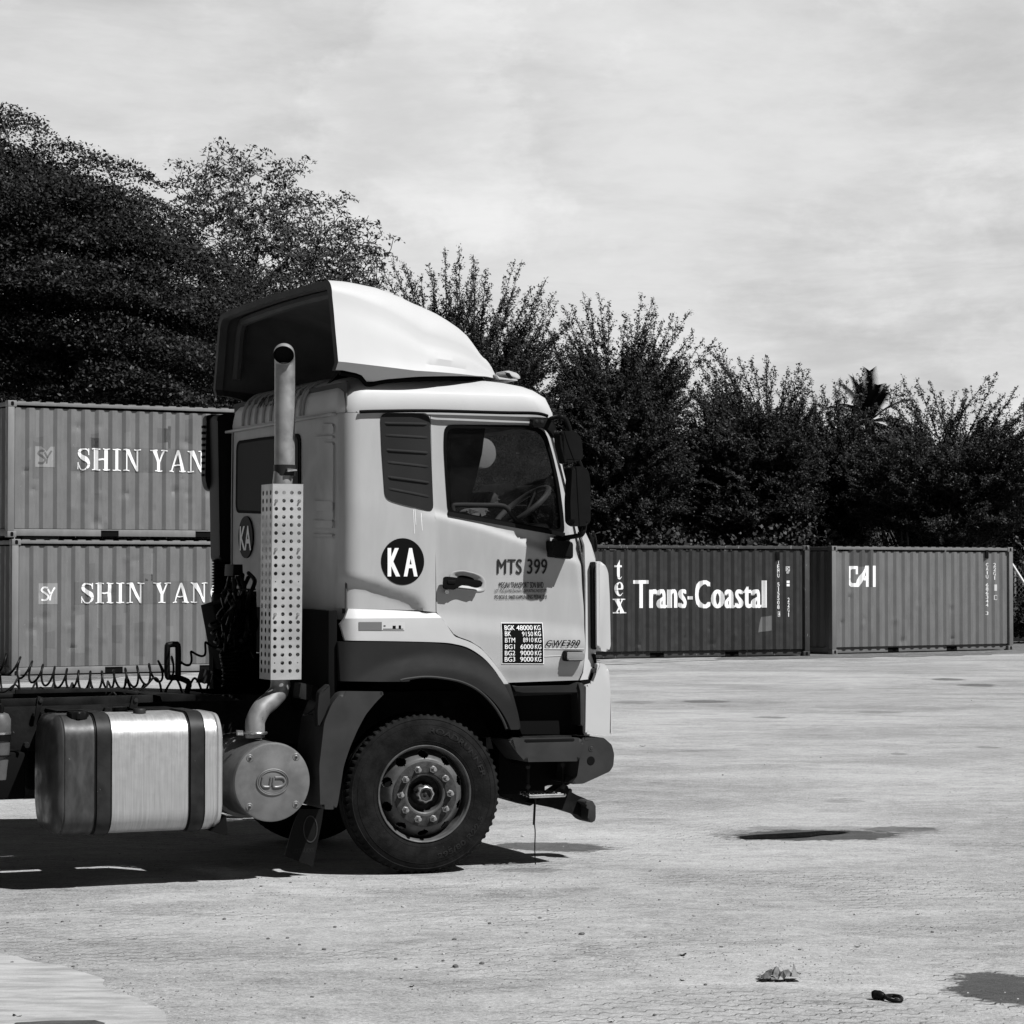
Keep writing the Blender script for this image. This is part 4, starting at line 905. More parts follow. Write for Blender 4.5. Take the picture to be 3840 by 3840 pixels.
# inner lining keeps the cabin dark
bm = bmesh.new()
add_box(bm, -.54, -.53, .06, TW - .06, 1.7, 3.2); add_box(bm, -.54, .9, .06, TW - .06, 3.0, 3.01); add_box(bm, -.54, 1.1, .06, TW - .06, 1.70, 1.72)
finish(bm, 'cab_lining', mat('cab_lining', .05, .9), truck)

# --- near side skin
OUT_Q = SL('B', [(262, 962), (392, 962), (396, 972), (740, 972)]) 
zq = S('D', 300, 500)[1]
quarter = [(-.575, 2.995)] + [S('B', 738, 962)] + [S('B', 765, 1625), S('D', 680, 520), S('D', 560, 508), S('D', 300, 500), (-.575, S('D', 115, 495)[1]), (-.575, 2.2)]
lou = fillet(SL('B', [(402, 964), (736, 962), (756, 1618), (520, 1562), (428, 1530), (408, 1200)]), .05)
bm_q = panel('rear_quarter', quarter, side, PAINT, truck, (), .02, .03, 40)
panel('vent_panel', lou, lambda x, z: side(x, z) - .006, DARKP, truck, (), .02, .05)
vp = bpy.data.objects['vent_panel']
for i, (a, b) in enumerate([((430, 1033), (715, 1038)), ((435, 1112), (718, 1128)), ((440, 1210), (720, 1228)), ((445, 1290), (722, 1320)), ((447, 1388), (727, 1425)), ((452, 1465), (727, 1518))]):
    p, q = S('B', *a), S('B', *b); bm = bmesh.new(); mdl = ((p[0] + q[0]) / 2, (p[1] + q[1]) / 2 + .002)
    ys = side(*mdl) - .006; h = (.009, .004)[i % 2]
    V8 = [bm.verts.new(v) for v in ((p[0], ys, p[1] + .004), (q[0], ys, q[1] + .004), (mdl[0], ys - h, mdl[1] - .006))]
    pts = [p] + [mdl] + [q]
    prof_ = []
    for t in (0, .06, .15, .3, .45, .6, .75, .88, .94, 1):
        x = p[0] + (q[0] - p[0]) * t; z = p[1] + (q[1] - p[1]) * t; o = h if .01 < t < .99 else .001
        prof_.append([bm.verts.new((x, side(x, z) - .006, z + .012)), bm.verts.new((x, side(x, z) - .006 - o, z + .003)), bm.verts.new((x, side(x, z) - .006 - o, z - .003)), bm.verts.new((x, side(x, z) - .006, z - .006))])
    for A, B in zip(prof_, prof_[1:]):
        for k in range(3): bm.faces.new((A[k], A[k + 1], B[k + 1], B[k]))
    bmesh.ops.delete(bm, geom=V8, context='VERTS'); finish(bm, 'slat', DARKP, vp, angle=20)
door_out = SL('B', [(744, 964), (1380, 974), (1470, 982), (1535, 1000), (1575, 1060), (1610, 1200), (1650, 1400), (1690, 1590), (1722, 1745)]) + SL('D', [(1652, 80), (1660, 300), (1660, 760), (1642, 920), (1622, 968), (1190, 983), (1158, 985), (1100, 908), (1040, 828), (970, 752), (900, 708), (830, 683), (793, 662), (722, 568), (686, 518), (683, 300)])
win = fillet(SL('B', [(828, 1180), (836, 1038), (1380, 1042), (1470, 1062), (1520, 1110), (1560, 1250), (1595, 1430), (1618, 1640), (1625, 1772), (852, 1634), (838, 1400)]), .055)
panel('seam_backing', SL('B', [(250, 950), (1590, 990), (1740, 1750)]) + SL('D', [(1665, 80), (1672, 760), (1640, 985), (1150, 992), (90, 495)]) + [(-.55, 2.2)], lambda x, z: side(x, z) + .016, SEAL, truck, [win], 0, .06)
door = panel('door', door_out, side, PAINT, truck, [win], .022, .015)
wi = fillet(SL('B', [(846, 1190), (856, 1062), (1380, 1066), (1460, 1085), (1500, 1130), (1540, 1262), (1572, 1430), (1594, 1640), (1600, 1738), (866, 1606), (854, 1400)]), .05)
panel('window_seal', win, lambda x, z: side(x, z) - .004, SEAL, door, [wi], .03, .08)
panel('window', wi, lambda x, z: side(x, z) + .02, GLASS, door, (), .004, 0)
zl = SL('B', [(852, 1612), (1622, 1752), (1622, 1778), (852, 1640)]); panel('window_ledge_trim', zl, lambda x, z: side(x, z) - .014, BLACK, door, (), .02, .1)
# lower lines: highlight lips beside the name plate and under the lamp
for a, b, w in (((1388, 762), (1650, 764), .006), ((1390, 812), (1640, 800), .005)):
    p, q = S('D', *a), S('D', *b); tube('pressing', [(p[0], side(*p) + .002, p[1]), (q[0], side(*q) + .002, q[1])], w, PAINT, door, 8, 0)
# A-pillar and front corner strip
pill = SL('B', [(1500, 975), (1565, 975), (1600, 1080), (1650, 1350), (1700, 1560), (1745, 1745)]) + SL('B', [(1728, 1745), (1694, 1590), (1652, 1400), (1612, 1200), (1578, 1060), (1540, 1000)])
panel('windscreen_pillar', pill, lambda x, z: side(x, z) + .004, PAINT, truck, (), .03, .06)
corner = SL('B', [(1732, 1790), (1752, 1745), (1800, 1830), (1838, 1930)]) + SL('D', [(1715, 110), (1745, 170), (1770, 300), (1775, 740), (1738, 800), (1735, 860), (1690, 962), (1630, 968), (1650, 920), (1668, 760), (1668, 300), (1660, 80)])
panel('corner_panel', corner, lambda x, z: .012 + .05 * sst(1.12, 1.30, x), PAINT_LIT, truck, (), .03, .04)
cor = bpy.data.objects['corner_panel']
defl = fillet(SL('D', [(1718, 182), (1765, 188), (1796, 250), (1806, 420), (1812, 745), (1796, 782), (1722, 766)]), .03)
prism('air_deflector', defl, -.035, .03, PAINT_LIT, truck, .02, 3)
prism('deflector_gap', fillet(SL('D', [(1700, 190), (1724, 186), (1728, 768), (1708, 762)]), .01), -.012, .03, BLACK, truck, .003)
# front of the cab
bm = bmesh.new()
fr = [(z, interp(front, z)) for z in (1.02, 1.3, 1.6, 1.85, 2.1)]
G = [[bm.verts.new((x - .03 + .08 * (1 - ((y - TW / 2) / (TW / 2)) ** 2), y, z)) for y in [.05 + (TW - .1) * k / 16 for k in range(17)]] for z, x in fr]
for A, B in zip(G, G[1:]):
    for k in range(16): bm.faces.new((A[k], A[k + 1], B[k + 1], B[k]))
finish(bm, 'front_panel', PAINT, truck)
bm = bmesh.new(); G = [[bm.verts.new((interp(front, z) - .05 + .07 * (1 - ((y - TW / 2) / (TW / 2)) ** 2), y, z)) for y in [.08 + (TW - .16) * k / 16 for k in range(17)]] for z in (2.12, 2.4, 2.7, 2.96)]
for A, B in zip(G, G[1:]):
    for k in range(16): bm.faces.new((A[k], A[k + 1], B[k + 1], B[k]))
finish(bm, 'windscreen', GLASS, truck)
tube('wiper', [tuple(S3('B', 1775, 1760, .2) + Vector((.03, 0, 0))), tuple(S3('B', 1812, 1800, .25)), tuple(S3('B', 1815, 1870, .3)), tuple(S3('B', 1790, 1850, .5))], .012, BLACK, truck, 8)
prism('wiper_cover', SL('B', [(1770, 1745), (1808, 1775), (1815, 1880), (1795, 1880)], .2), .2, .5, BLACK, truck, .01)
# far side: door with window, quarter panel
def far(x, z): return TW - side(x, z)
panel('rear_quarter', quarter, far, PAINT, truck, (), -.02, .08); fd = panel('door', door_out, far, PAINT, truck, [win], -.022, .1)
panel('window_seal', win, lambda x, z: far(x, z) + .004, SEAL, fd, [wi], -.03, .2); panel('window', wi, lambda x, z: far(x, z) - .02, GLASS, fd, (), -.004, 0)
panel('seam_backing', [(-.55, 3.0), (.93, 3.0)] + SL('D', [(1665, 80), (1672, 760), (1640, 985), (1150, 992), (90, 495)]), lambda x, z: far(x, z) - .016, SEAL, truck, [win], 0, .1)

# --- vinyl lettering and plates on the side
def on_side(off): return lambda x, z: side(x, z) - off
kc = S('D', 456, 186); kr = (S('D', 598, 186)[0] - S('D', 314, 186)[0]) / 2; kz = (S('D', 456, 32)[1] - S('D', 456, 340)[1]) / 2
kd = panel('route_disc', [(kc[0] + kr * math.cos(a), kc[1] + kz * math.sin(a)) for a in [2 * PI * k / 48 for k in range(48)]], on_side(.003), BLACKV, bpy.data.objects['rear_quarter'], (), 0, .05)
def dtext(s, c, x0, y0, x1, y1, m, bold=.0, parent=door, off=.004, name='lettering', sp=1.):
    p, q = S(c, x0, y1), S(c, x1, y0); p2, q2 = S(c, x0, y0), S(c, x1, y1); z0 = (p[1] + q2[1]) / 2; z1 = (p2[1] + q[1]) / 2
    return text(name, s, p[0], q[0], z0, z1, on_side(off + .001), m, parent, bold, sp, frange(p[0], q[0], .03), frange(z0, z1, .03))
dtext('K', 'D', 356, 97, 438, 284, WHITE, .035, kd); dtext('A', 'D', 462, 97, 553, 284, WHITE, .035, kd)
dtext('MTS 399', 'D', 1083, 170, 1412, 268, GREYV, .022, sp=1.05); dtext('MEGAH TRANSPORT SDN BHD', 'D', 1097, 322, 1390, 360, BLACKV, .012)
dtext('LOT 19262 JLN PERUSAHAAN 3 KAMUNTING IND ESTATE', 'D', 1069, 368, 1414, 397, BLACKV, .004); dtext('PO BOX 8, 34600 KAMUNTING PERAK D R', 'D', 1069, 406, 1414, 438, BLACKV, .008)
pl0 = SL('D', [(1107, 589), (1384, 589), (1386, 861), (1107, 860)]); wp = panel('weight_plate', pl0, on_side(.004), WHITE, door, (), .004, .06)
panel('plate_face', SL('D', [(1111, 593), (1380, 593), (1381, 856), (1111, 855)]), on_side(.0055), BLACKV, wp, (), .001, .06)
rows = [('BGK', 1127, 1194, '48000', 1206, 1314, 606, 638), ('BK', 1127, 1168, None, 0, 0, 646, 677), ('BTM', 1127, 1194, None, 0, 0, 688, 719), ('BG1', 1127, 1192, '6000', 1229, 1314, 731, 762), ('BG2', 1126, 1194, '9000', 1228, 1314, 773, 804), ('BG3', 1125, 1194, '9000', 1227, 1314, 813, 845)]
for s, a, b, n_, c_, d, y0, y1 in rows:
    dtext(s, 'D', a, y0, b, y1, WHITE, .02, wp, .0075); dtext('KG', 'D', 1324, y0, 1366, y1, WHITE, .02, wp, .0075)
    if n_: dtext(n_, 'D', c_, y0, d, y1, WHITE, .02, wp, .0075)
dtext('9150', 'D', 1241, 648, 1314, 678, WHITE, .0, wp, .0075, 'handwriting'); dtext('8910', 'D', 1247, 687, 1314, 717, WHITE, .0, wp, .0075, 'handwriting')
nm = dtext('GWE390', 'D', 1392, 703, 1615, 742, BLACKV, .03, door, .010, 'name_badge', 1.1); 
for v in nm.data.vertices: v.co.x += (v.co.z - S('D', 1392, 744)[1]) * .35
# marker lamp
lm = prism('marker_lamp', fillet(SL('D', [(1508, 772), (1634, 774), (1634, 840), (1508, 842)]), .018), -.04, .02, BLACK, door, .008); prism('lens', fillet(SL('D', [(1520, 780), (1632, 780), (1632, 834), (1520, 834)]), .012), -.052, -.03, LENS, lm, .008)
# door handle with its scooped recess
hc = fillet(SL('D', [(770, 300), (785, 255), (850, 243), (940, 262), (990, 285), (1012, 325), (1005, 375), (970, 384), (760, 362), (745, 330)]), .05, 6)
bm = bmesh.new(); cx = sum(p[0] for p in hc) / len(hc); cz = sum(p[1] for p in hc) / len(hc)
rings_ = []
for f, d in ((1.03, -.002), (.97, -.004), (.86, .0), (.70, .012), (.45, .022), (.2, .026)): rings_.append([bm.verts.new((cx + (p[0] - cx) * f, side(cx + (p[0] - cx) * f, cz + (p[1] - cz) * f) + d - .003, cz + (p[1] - cz) * f)) for p in hc])
for A, B in zip(rings_, rings_[1:]):
    for k in range(len(A)): bm.faces.new((A[k], A[(k + 1) % len(A)], B[(k + 1) % len(A)], B[k]))
bm.faces.new(rings_[-1])
# open the door skin behind the recess
finish(bm, 'handle_recess', PAINT, door, angle=60)
me = door.data; bmd = bmesh.new(); bmd.from_mesh(me)
dl = [f for f in bmd.faces if inside(f.calc_center_median().x, f.calc_center_median().z, [(cx + (p[0] - cx) * .93, cz + (p[1] - cz) * .93) for p in hc]) and f.calc_center_median().y < side(cx, cz) + .012]
bmesh.ops.delete(bmd, geom=dl, context='FACES'); bmd.to_mesh(me); bmd.free()
hd = prism('door_handle', fillet(SL('D', [(718, 292), (735, 284), (965, 312), (972, 340), (940, 362), (900, 352), (850, 336), (810, 352), (790, 372), (722, 368), (714, 350)]), .02), -.04, -.012, BLACKV, door, .012, 3)
prism('keypad', fillet(SL('D', [(735, 306), (788, 306), (788, 332), (735, 330)]), .008), -.046, -.036, BLACK, hd, .003)
kx = S('D', 746, 387); lathe('lock', [(.0, -.014), (.012, -.014), (.016, -.006), (.017, .004)], CHROME, door, 20, (kx[0], 0, kx[1]))
for x, y0, y1 in ((615, 1600, 1758), (625, 1600, 1700), (667, 1622, 1738)):
    a, b = S('B', x, y0), S('B', x + 6, y1); panel('drip_stain', [(a[0] - .002, a[1]), (a[0] + .002, a[1]), (b[0] + .002, b[1]), (b[0] - .001, b[1])], on_side(.002), WHITE, bpy.data.objects['rear_quarter'], (), 0, 0)

# --- flared wheel-arch panels
def arc_pts(c, pts, n=5): return [(v.x, v.y) for v in cat_rom([(p[0], p[1], 0) for p in SL(c, pts)], n)]
up = arc_pts('D', [(115, 497), (400, 506), (680, 524)], 3) + arc_pts('D', [(700, 545), (740, 600), (790, 672), (830, 692), (900, 718), (970, 762), (1040, 838), (1100, 918), (1150, 992)], 4)
lo = arc_pts('D', [(1112, 992), (1075, 925), (1020, 855), (960, 800), (880, 752), (800, 730), (700, 718), (400, 710), (85, 706)], 4)
def flare(off):
    def f(x, z):
        r = math.hypot(x - .0, z - .5); return -.03 * (1 - sst(1.0, 1.35, r)) + off + (.10 - math.sqrt(max(0, .01 - (.1 - min(.1, max(.001, x + .57 + .06))) ** 2)) if x < -.51 else 0)
    return f
wf = [S('D', 66, 600)] 
panel('arch_flare', up + lo + wf, lambda x, z: -.012 + (.05 * sst(1.66, 1.74, z) if x < .1 else .0) + (.10 - math.sqrt(max(0, .01 - (.1 - min(.1, max(.001, x + .58))) ** 2)) if x < -.48 else 0), PAINT_LIT, truck, (), .03, .03)
fl = bpy.data.objects['arch_flare']
for a, b, m_ in ((163, 314, GREYV2), (314, 464, GREYV2)):
    panel('reflector_sticker', SL('D', [(a, 584), (b, 584), (b, 638), (a, 637)]), lambda x, z: -.016, mat('sticker_a', .13 if a < 200 else .5, .5), fl, (), .003, 0)
for a, b, y0, y1 in ((325, 338, 606, 613), (322, 455, 628, 632), (385, 405, 608, 626), (425, 440, 606, 626)):
    panel('print', SL('D', [(a, y0), (b, y0), (b, y1), (a, y1)]), lambda x, z: -.0175, BLACKV, fl, (), .001, 0)
dk_up = arc_pts('D', [(40, 714), (400, 716), (640, 722), (780, 736), (870, 760), (950, 805), (1010, 855), (1065, 922), (1108, 992), (1150, 1110), (1180, 1210), (1194, 1288)], 4)
dk_lo = arc_pts('D', [(1140, 1290), (1110, 1222), (1050, 1130), (960, 1042), (850, 985), (720, 957), (600, 948), (480, 962), (440, 974), (50, 974)], 4)
def dark(x, z):
    r = math.hypot(x - .02, (z - .52) * 1.0); rear = (.10 - math.sqrt(max(0, .01 - (.1 - min(.1, max(.001, x + .62))) ** 2)) if x < -.52 else 0)
    return -.02 - .055 * (1 - sst(.80, .93, r)) + rear
panel('wheel_arch', dk_up + dk_lo, dark, DARKP, truck, (), .06, .025, 30)
wa = bpy.data.objects['wheel_arch']
lip = [S3('D', x, y, -.07) for x, y in [(440, 968), (480, 958), (600, 945), (720, 953), (850, 981), (960, 1038), (1050, 1126), (1110, 1218), (1140, 1288)]]
tube('lip', [tuple(p) for p in lip], .009, DARKP2, wa, 8)
prism('arch_strip', arc_pts('D', [(1112, 994), (1152, 1108), (1184, 1208), (1200, 1290)], 4) + arc_pts('D', [(1222, 1286), (1208, 1200), (1180, 1090), (1152, 990)], 4), -.03, .12, DARKP, truck, .006)
# inner wheel housing
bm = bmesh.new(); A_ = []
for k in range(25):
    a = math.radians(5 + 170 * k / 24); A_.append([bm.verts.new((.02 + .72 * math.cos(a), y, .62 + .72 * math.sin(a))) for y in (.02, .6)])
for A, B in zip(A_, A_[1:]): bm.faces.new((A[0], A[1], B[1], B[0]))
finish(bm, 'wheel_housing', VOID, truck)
mg = fillet(SL('E', [(1290, 340), (1380, 222), (1790, 222), (1700, 310), (1600, 430), (1530, 560), (1460, 720), (1400, 900), (1370, 1100), (1345, 1250), (1325, 1288), (1190, 1285), (1180, 900), (1225, 500)]), .03)
prism('mudguard', mg, -.045, .42, DARKP2, truck, .03, 4)
prism('mudguard_fin', fillet(SL('E', [(1295, 150), (1300, 330), (1260, 420), (1190, 560), (1185, 420), (1200, 230)]), .02), .0, .06, DARKP, truck, .012)
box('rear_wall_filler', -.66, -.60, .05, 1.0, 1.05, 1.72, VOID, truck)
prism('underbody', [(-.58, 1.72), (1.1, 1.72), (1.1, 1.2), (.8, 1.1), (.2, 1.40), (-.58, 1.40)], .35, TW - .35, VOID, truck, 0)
# mud flap with faint markings
ff = SL('E', [(1020, 1290), (1240, 1290), (1225, 1400), (1143, 1812), (885, 1715), (960, 1450)], .25)
mf = prism('mud_flap', ff, .25, .262, BLACK, truck, 0)
tube('emblem', [tuple(S3('E', 1120 + 60 * math.cos(a), 1470 + 120 * math.sin(a), .248)) for a in [2 * PI * k / 16 for k in range(16)]], .004, DARKP2, mf, 6, 3, True)
p0, q0_ = S('E', 960, 1650, .248), S('E', 1150, 1610, .248); p1 = S('E', 960, 1690, .248)
text('lettering', 'UD TRUCKS', p0[0], q0_[0], p1[1], p0[1], flat(.2485), DARKP, mf, .01)

# --- entry steps and bumper corner
prism('step_well', SL('D', [(1160, 990), (1640, 985), (1640, 1330), (1225, 1330)]), .10, .30, VOID, truck, 0)
wf_ = SL('D', [(1168, 1000), (1240, 1012), (1560, 1004), (1600, 985), (1630, 1000), (1640, 1040), (1634, 1262), (1612, 1262), (1604, 1040), (1240, 1048), (1195, 1045)])
prism('step_well_frame', wf_, -.02, .12, DARKP, truck, .006)
prism('step_well_top', SL('D', [(1175, 1010), (1605, 1000), (1610, 1060), (1190, 1075)]), .02, .14, DARKP, truck, .01)
0 and prism('step_well_side', SL('D', [(1165, 1000), (1200, 1040), (1218, 1220), (1235, 1262), (1438, 1235), (1440, 1250), (1300, 1268), (1215, 1290), (1190, 1150)]), .02, .10, DARKP, truck, .006)
prism('side_cap', fillet(SL('D', [(1598, 985), (1620, 982), (1642, 1000), (1642, 1268), (1616, 1268), (1612, 1040)]), .01), -.035, .03, DARKP2, truck, .01)
st = prism('entry_step', fillet(SL('D', [(1128, 1352), (1200, 1348), (1612, 1345), (1636, 1372), (1602, 1498), (1245, 1503), (1188, 1440)]), .02), -.05, .26, DARKP2, truck, .03, 4)
tp = SL('D', [(1236, 1345), (1568, 1338)]); zt = S('D', 1400, 1350)[1]
bm = bmesh.new(); xa, xb = S('D', 1236, 1350)[0], S('D', 1568, 1345)[0]
for i in range(26):
    for j in range(5): 
        x = xa + (xb - xa) * (i + .5) / 26; y = .0 + j * .045; add_box(bm, x - .008, x + .008, y, y + .03, zt - .01, zt + .012)
finish(bm, 'tread', STRAPM, st, smooth=False)
prism('tread_slot', SL('D', [(1240, 1354), (1562, 1346), (1570, 1358), (1560, 1368), (1250, 1376), (1236, 1368)]), -.052, -.03, BLACK, st, .003)
prism('corner_fairing', fillet(SL('D', [(1735, 852), (1780, 862), (1806, 890), (1818, 1050), (1830, 1330), (1740, 1322), (1652, 1322), (1656, 1000), (1700, 988), (1722, 930)]), .012), -.02, .25, PAINT_LIT, truck, .02, 3)
prism('corner_gap', SL('D', [(1640, 968), (1700, 962), (1738, 860), (1712, 800), (1735, 795), (1745, 860), (1715, 985), (1660, 1000), (1660, 1330), (1636, 1330), (1640, 1040)]), .02, .2, VOID, truck, 0)
bcn = prism('bumper_corner', fillet(SL('D', [(1638, 1345), (1775, 1345), (1828, 1392), (1844, 1455), (1838, 1530), (1815, 1568), (1640, 1648), (1562, 1652), (1600, 1600), (1628, 1400)]), .015, 4), -.015, .5, DARKP2, truck, .022, 4)
hx = S('D', 1690, 1497); lathe('hole', [(0, -.018), (.028, -.018), (.031, -.012)], VOID, bcn, 24, (hx[0], 0, hx[1])); hx = S('D', 1693, 1414)
lathe('bolt', [(0, -.021), (.010, -.021), (.014, -.017), (.022, -.018), (.024, -.012)], DARKP2, bcn, 24, (hx[0], 0, hx[1]))
prism('bumper', [(1.05, .55), (1.36, .62), (1.42, .75), (1.42, 1.0), (1.33, 1.06), (1.05, 1.06)], .5, TW - .02, DARKP2, truck, .03)
prism('grille_panel', [(1.1, 1.06), (1.36, 1.06), (1.33, 1.5), (1.24, 2.0), (1.1, 2.0)], .25, TW - .05, PAINT, truck, .02)
hx = S('D', 1722, 905); tube('hinge_bolt', [(hx[0], -.01, hx[1]), (hx[0], .1, hx[1])], .018, DARKP2, truck, 10, 0)
# folding step, its hangers, hanging strap and the under-run bar
fsx0, fsx1 = S('G', 830, 1700, .1)[0], S('G', 1215, 1700, .1)[0]; fz = S('G', 1000, 1735, .08)[1]
fs = empty('folding_step', (0, 0, 0), 0, truck)
bm = bmesh.new()
for j in range(4): add_tube(bm, [(fsx0 - .01, .06 + j * .05, fz + .004 * j), (fsx1, .06 + j * .05, fz + .004 * j)], .012, 10)
for i in range(4):
    x = fsx0 + (fsx1 - fsx0) * i / 3; add_tube(bm, [(x, .06, fz), (x, .21, fz + .012)], .010, 8)
finish(bm, 'tread', CHROME, fs)
for gx, gy in ((832, 1412), (1222, 1388)):
    a = S3('G', gx, gy, .13); bq = S3('G', gx - 2, 1640, .13); tube('hanger', [tuple(a), tuple(bq), (bq.x, .13, fz + .02)], .012, BLANK, fs, 8, 0)
    for yy in (gy, 1635): p = S('G', gx, yy, .12); lathe('bolt', [(0, -.018), (.016, -.016), (.018, 0)], STRAPM, fs, 12, (p[0], .13, p[1]))
tube('hanging_strap', [tuple(S3('G', 905, 1750, .15)), tuple(S3('G', 912, 1850, .15)), tuple(S3('G', 900, 2000, .15)), tuple(S3('G', 912, 2140, .15)), tuple(S3('G', 908, 2320, .15)), tuple(S3('G', 915, 2500, .15))], .004, BLACK, truck, 6)
tube('hanging_strap', [tuple(S3('G', 912, 1770, .16)), tuple(S3('G', 905, 1900, .16)), tuple(S3('G', 898, 2060, .16))], .008, BLACK, truck, 6)
prism('underframe', SL('G', [(520, 1230), (700, 1300), (1400, 1330), (1430, 1540), (1300, 1620), (1215, 1640), (1215, 1600), (1060, 1608), (985, 1640), (1040, 1655), (1040, 1700), (690, 1720), (520, 1730)], .3), .32, .5, VOID, truck, .01)
prism('underframe', SL('G', [(520, 1600), (830, 1640), (1080, 1700), (1080, 1760), (900, 1860), (690, 1800), (620, 1740), (520, 1735)], .6), .65, .9, BLANK, truck, .02)
bar = fillet(SL('G', [(1215, 1640), (1300, 1605), (1330, 1690), (1420, 1740), (1500, 1770), (1572, 1812), (1572, 1990), (1540, 2040), (1470, 2010), (1430, 1960), (1200, 1890), (1000, 1850), (900, 1830), (1080, 1740)], .45), .02)
prism('under_run_bar', bar, .5, .62, BLANK, truck, .015)
prism('bar_end', fillet(SL('G', [(1435, 1810), (1500, 1775), (1572, 1812), (1574, 1990), (1545, 2042), (1480, 2015), (1500, 1850)], .4), .02), .38, .50, DARKP2, truck, .015)
#SPLIT3
# --- roof fairing: arched sections from the open back to the nose
top = [S('B', x, y, .45) for x, y in [(30, 88), (100, 95), (300, 130), (450, 178), (600, 240), (720, 300), (800, 350), (860, 392), (920, 445), (965, 510), (1018, 588), (1070, 612), (1105, 655), (1138, 712)]]
bot = [S('B', x, y, .12) for x, y in [(105, 692), (230, 716), (290, 768), (400, 748), (600, 732), (900, 722), (1138, 716)]]
xr_, xf_ = -.635, top[-1][0]; WT = 2.66
cr2 = [S('B', x, y, .05) for x, y in [(105, 634), (600, 690), (1130, 714)]]
def halfw(x):                                         # plan taper towards the nose
    t = (x - xr_) / (xf_ - xr_); return (WT / 2) * (1 - .04 * t - .30 * t ** 4.)
secs = []; NS = 34; bm = bmesh.new()
for i in range(NS + 1):
    t = i / NS; x = xr_ + (xf_ - xr_) * (1 - (1 - t) ** 1.25); zt = interp(top, x); zb = min(interp(bot, x), zt - .004); w = halfw(x) + .05; cy = TW / 2 + .05
    zc = max(zb + .002, min(interp(cr2, x), zt - .01)); h = zt - zb; zt -= .035 * (1 - t); lean = .12 * min(1, h / .6); r = min(.11 + .42 * t, h * .55, w * .5); kq = .035 * math.sin(PI * min(1, t * 1.1)) * (h > .1)
    half = [(w - (zc - zb) * 1.0, zb), (w, zc), (w - lean * .25 - kq * .3, zc + (zt - r - zc) * .25), (w - lean * .5 + kq * .3, zc + (zt - r - zc) * .5), (w - lean * .75, zc + (zt - r - zc) * .78)]
    for k in range(8):
        a = PI / 2 * k / 7; half.append((w - lean - r + r * math.cos(a), zt - r + r * math.sin(a) - .0))
    m_ = half[-1]
    for k in (.66, .33, 0): half.append((m_[0] * k, zt + .03 * (1 - k * k) * min(1, h)))
    L_ = [bm.verts.new((x + (-.03 if t == 0 and 0 else 0), cy - p[0], p[1])) for p in half]; R__ = [bm.verts.new((x, cy + p[0], p[1])) for p in half[:-1]][::-1]
    secs.append(L_ + R__)
for A, B in zip(secs, secs[1:]):
    for k in range(len(A) - 1): bm.faces.new((A[k], A[k + 1], B[k + 1], B[k]))
bmesh.ops.remove_doubles(bm, verts=bm.verts[:], dist=.0005)
outer_secs = [[v.co.copy() for v in s_] for s_ in secs if all(v.is_valid for v in s_)]
fair = finish(bm, 'roof_fairing', PAINT2, truck, angle=28)
# inside skin and open-back flange, their shade put into the colour
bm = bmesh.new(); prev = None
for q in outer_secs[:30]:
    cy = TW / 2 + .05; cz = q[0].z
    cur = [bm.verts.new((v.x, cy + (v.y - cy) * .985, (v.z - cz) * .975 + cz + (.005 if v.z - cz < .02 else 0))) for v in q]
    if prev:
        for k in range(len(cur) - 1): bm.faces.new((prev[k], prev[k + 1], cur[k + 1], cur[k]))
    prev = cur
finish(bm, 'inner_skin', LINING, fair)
q = outer_secs[0]; cz = q[0].z; bm = bmesh.new()
R0 = [bm.verts.new(v) for v in q]; R1 = [bm.verts.new((v.x - .004, TW / 2 + (v.y - TW / 2) * .955, cz + (v.z - cz) * .93)) for v in q]; R2 = [bm.verts.new((v.x + .05, TW / 2 + (v.y - TW / 2) * .95, cz + (v.z - cz) * .92)) for v in q]
for A, B in ((R0, R1), (R1, R2)):
    for k in range(len(A) - 1): bm.faces.new((A[k], A[k + 1], B[k + 1], B[k]))
finish(bm, 'edge_flange', LINING, fair)
st_ = [outer_secs[3][k] for k in range(len(outer_secs[3]))]; P_ = [(v.x, TW / 2 + (v.y - TW / 2) * .93, cz + (v.z - cz) * .9) for v in st_ if v.z > cz + .12]
tube('stiffener', P_[::2] + [P_[-1]], .035, LINING, fair, 8, 2)
tube('edge_seal', [(p[0], .10 + (TW / 2 - halfw(p[0])) * .9 , p[1] - .012) for p in bot], .016, SEAL, fair, 8)
bx_ = prism('mounting_frame', [(xr_ + .12, 3.2), (xr_ + .2, 3.2), (xr_ + .5, 3.5), (xr_ + .4, 3.5)], .5, .56, BLACK, fair, 0)
# roof marker lamp and its bracket
ml = prism('roof_lamp', fillet(SL('B', [(1200, 690), (1225, 688), (1285, 706), (1302, 735), (1300, 742), (1215, 715), (1198, 705)], .35), .01), .30, .46, PAINT2, truck, .01)
prism('lamp_window', SL('B', [(1222, 694), (1250, 700), (1272, 732), (1240, 724)], .29), .292, .31, BLACK, ml, .003)
prism('bracket', SL('B', [(1140, 712), (1165, 735), (1283, 748), (1283, 754), (1160, 744)], .35), .3, .5, PAINT2, truck, .003)

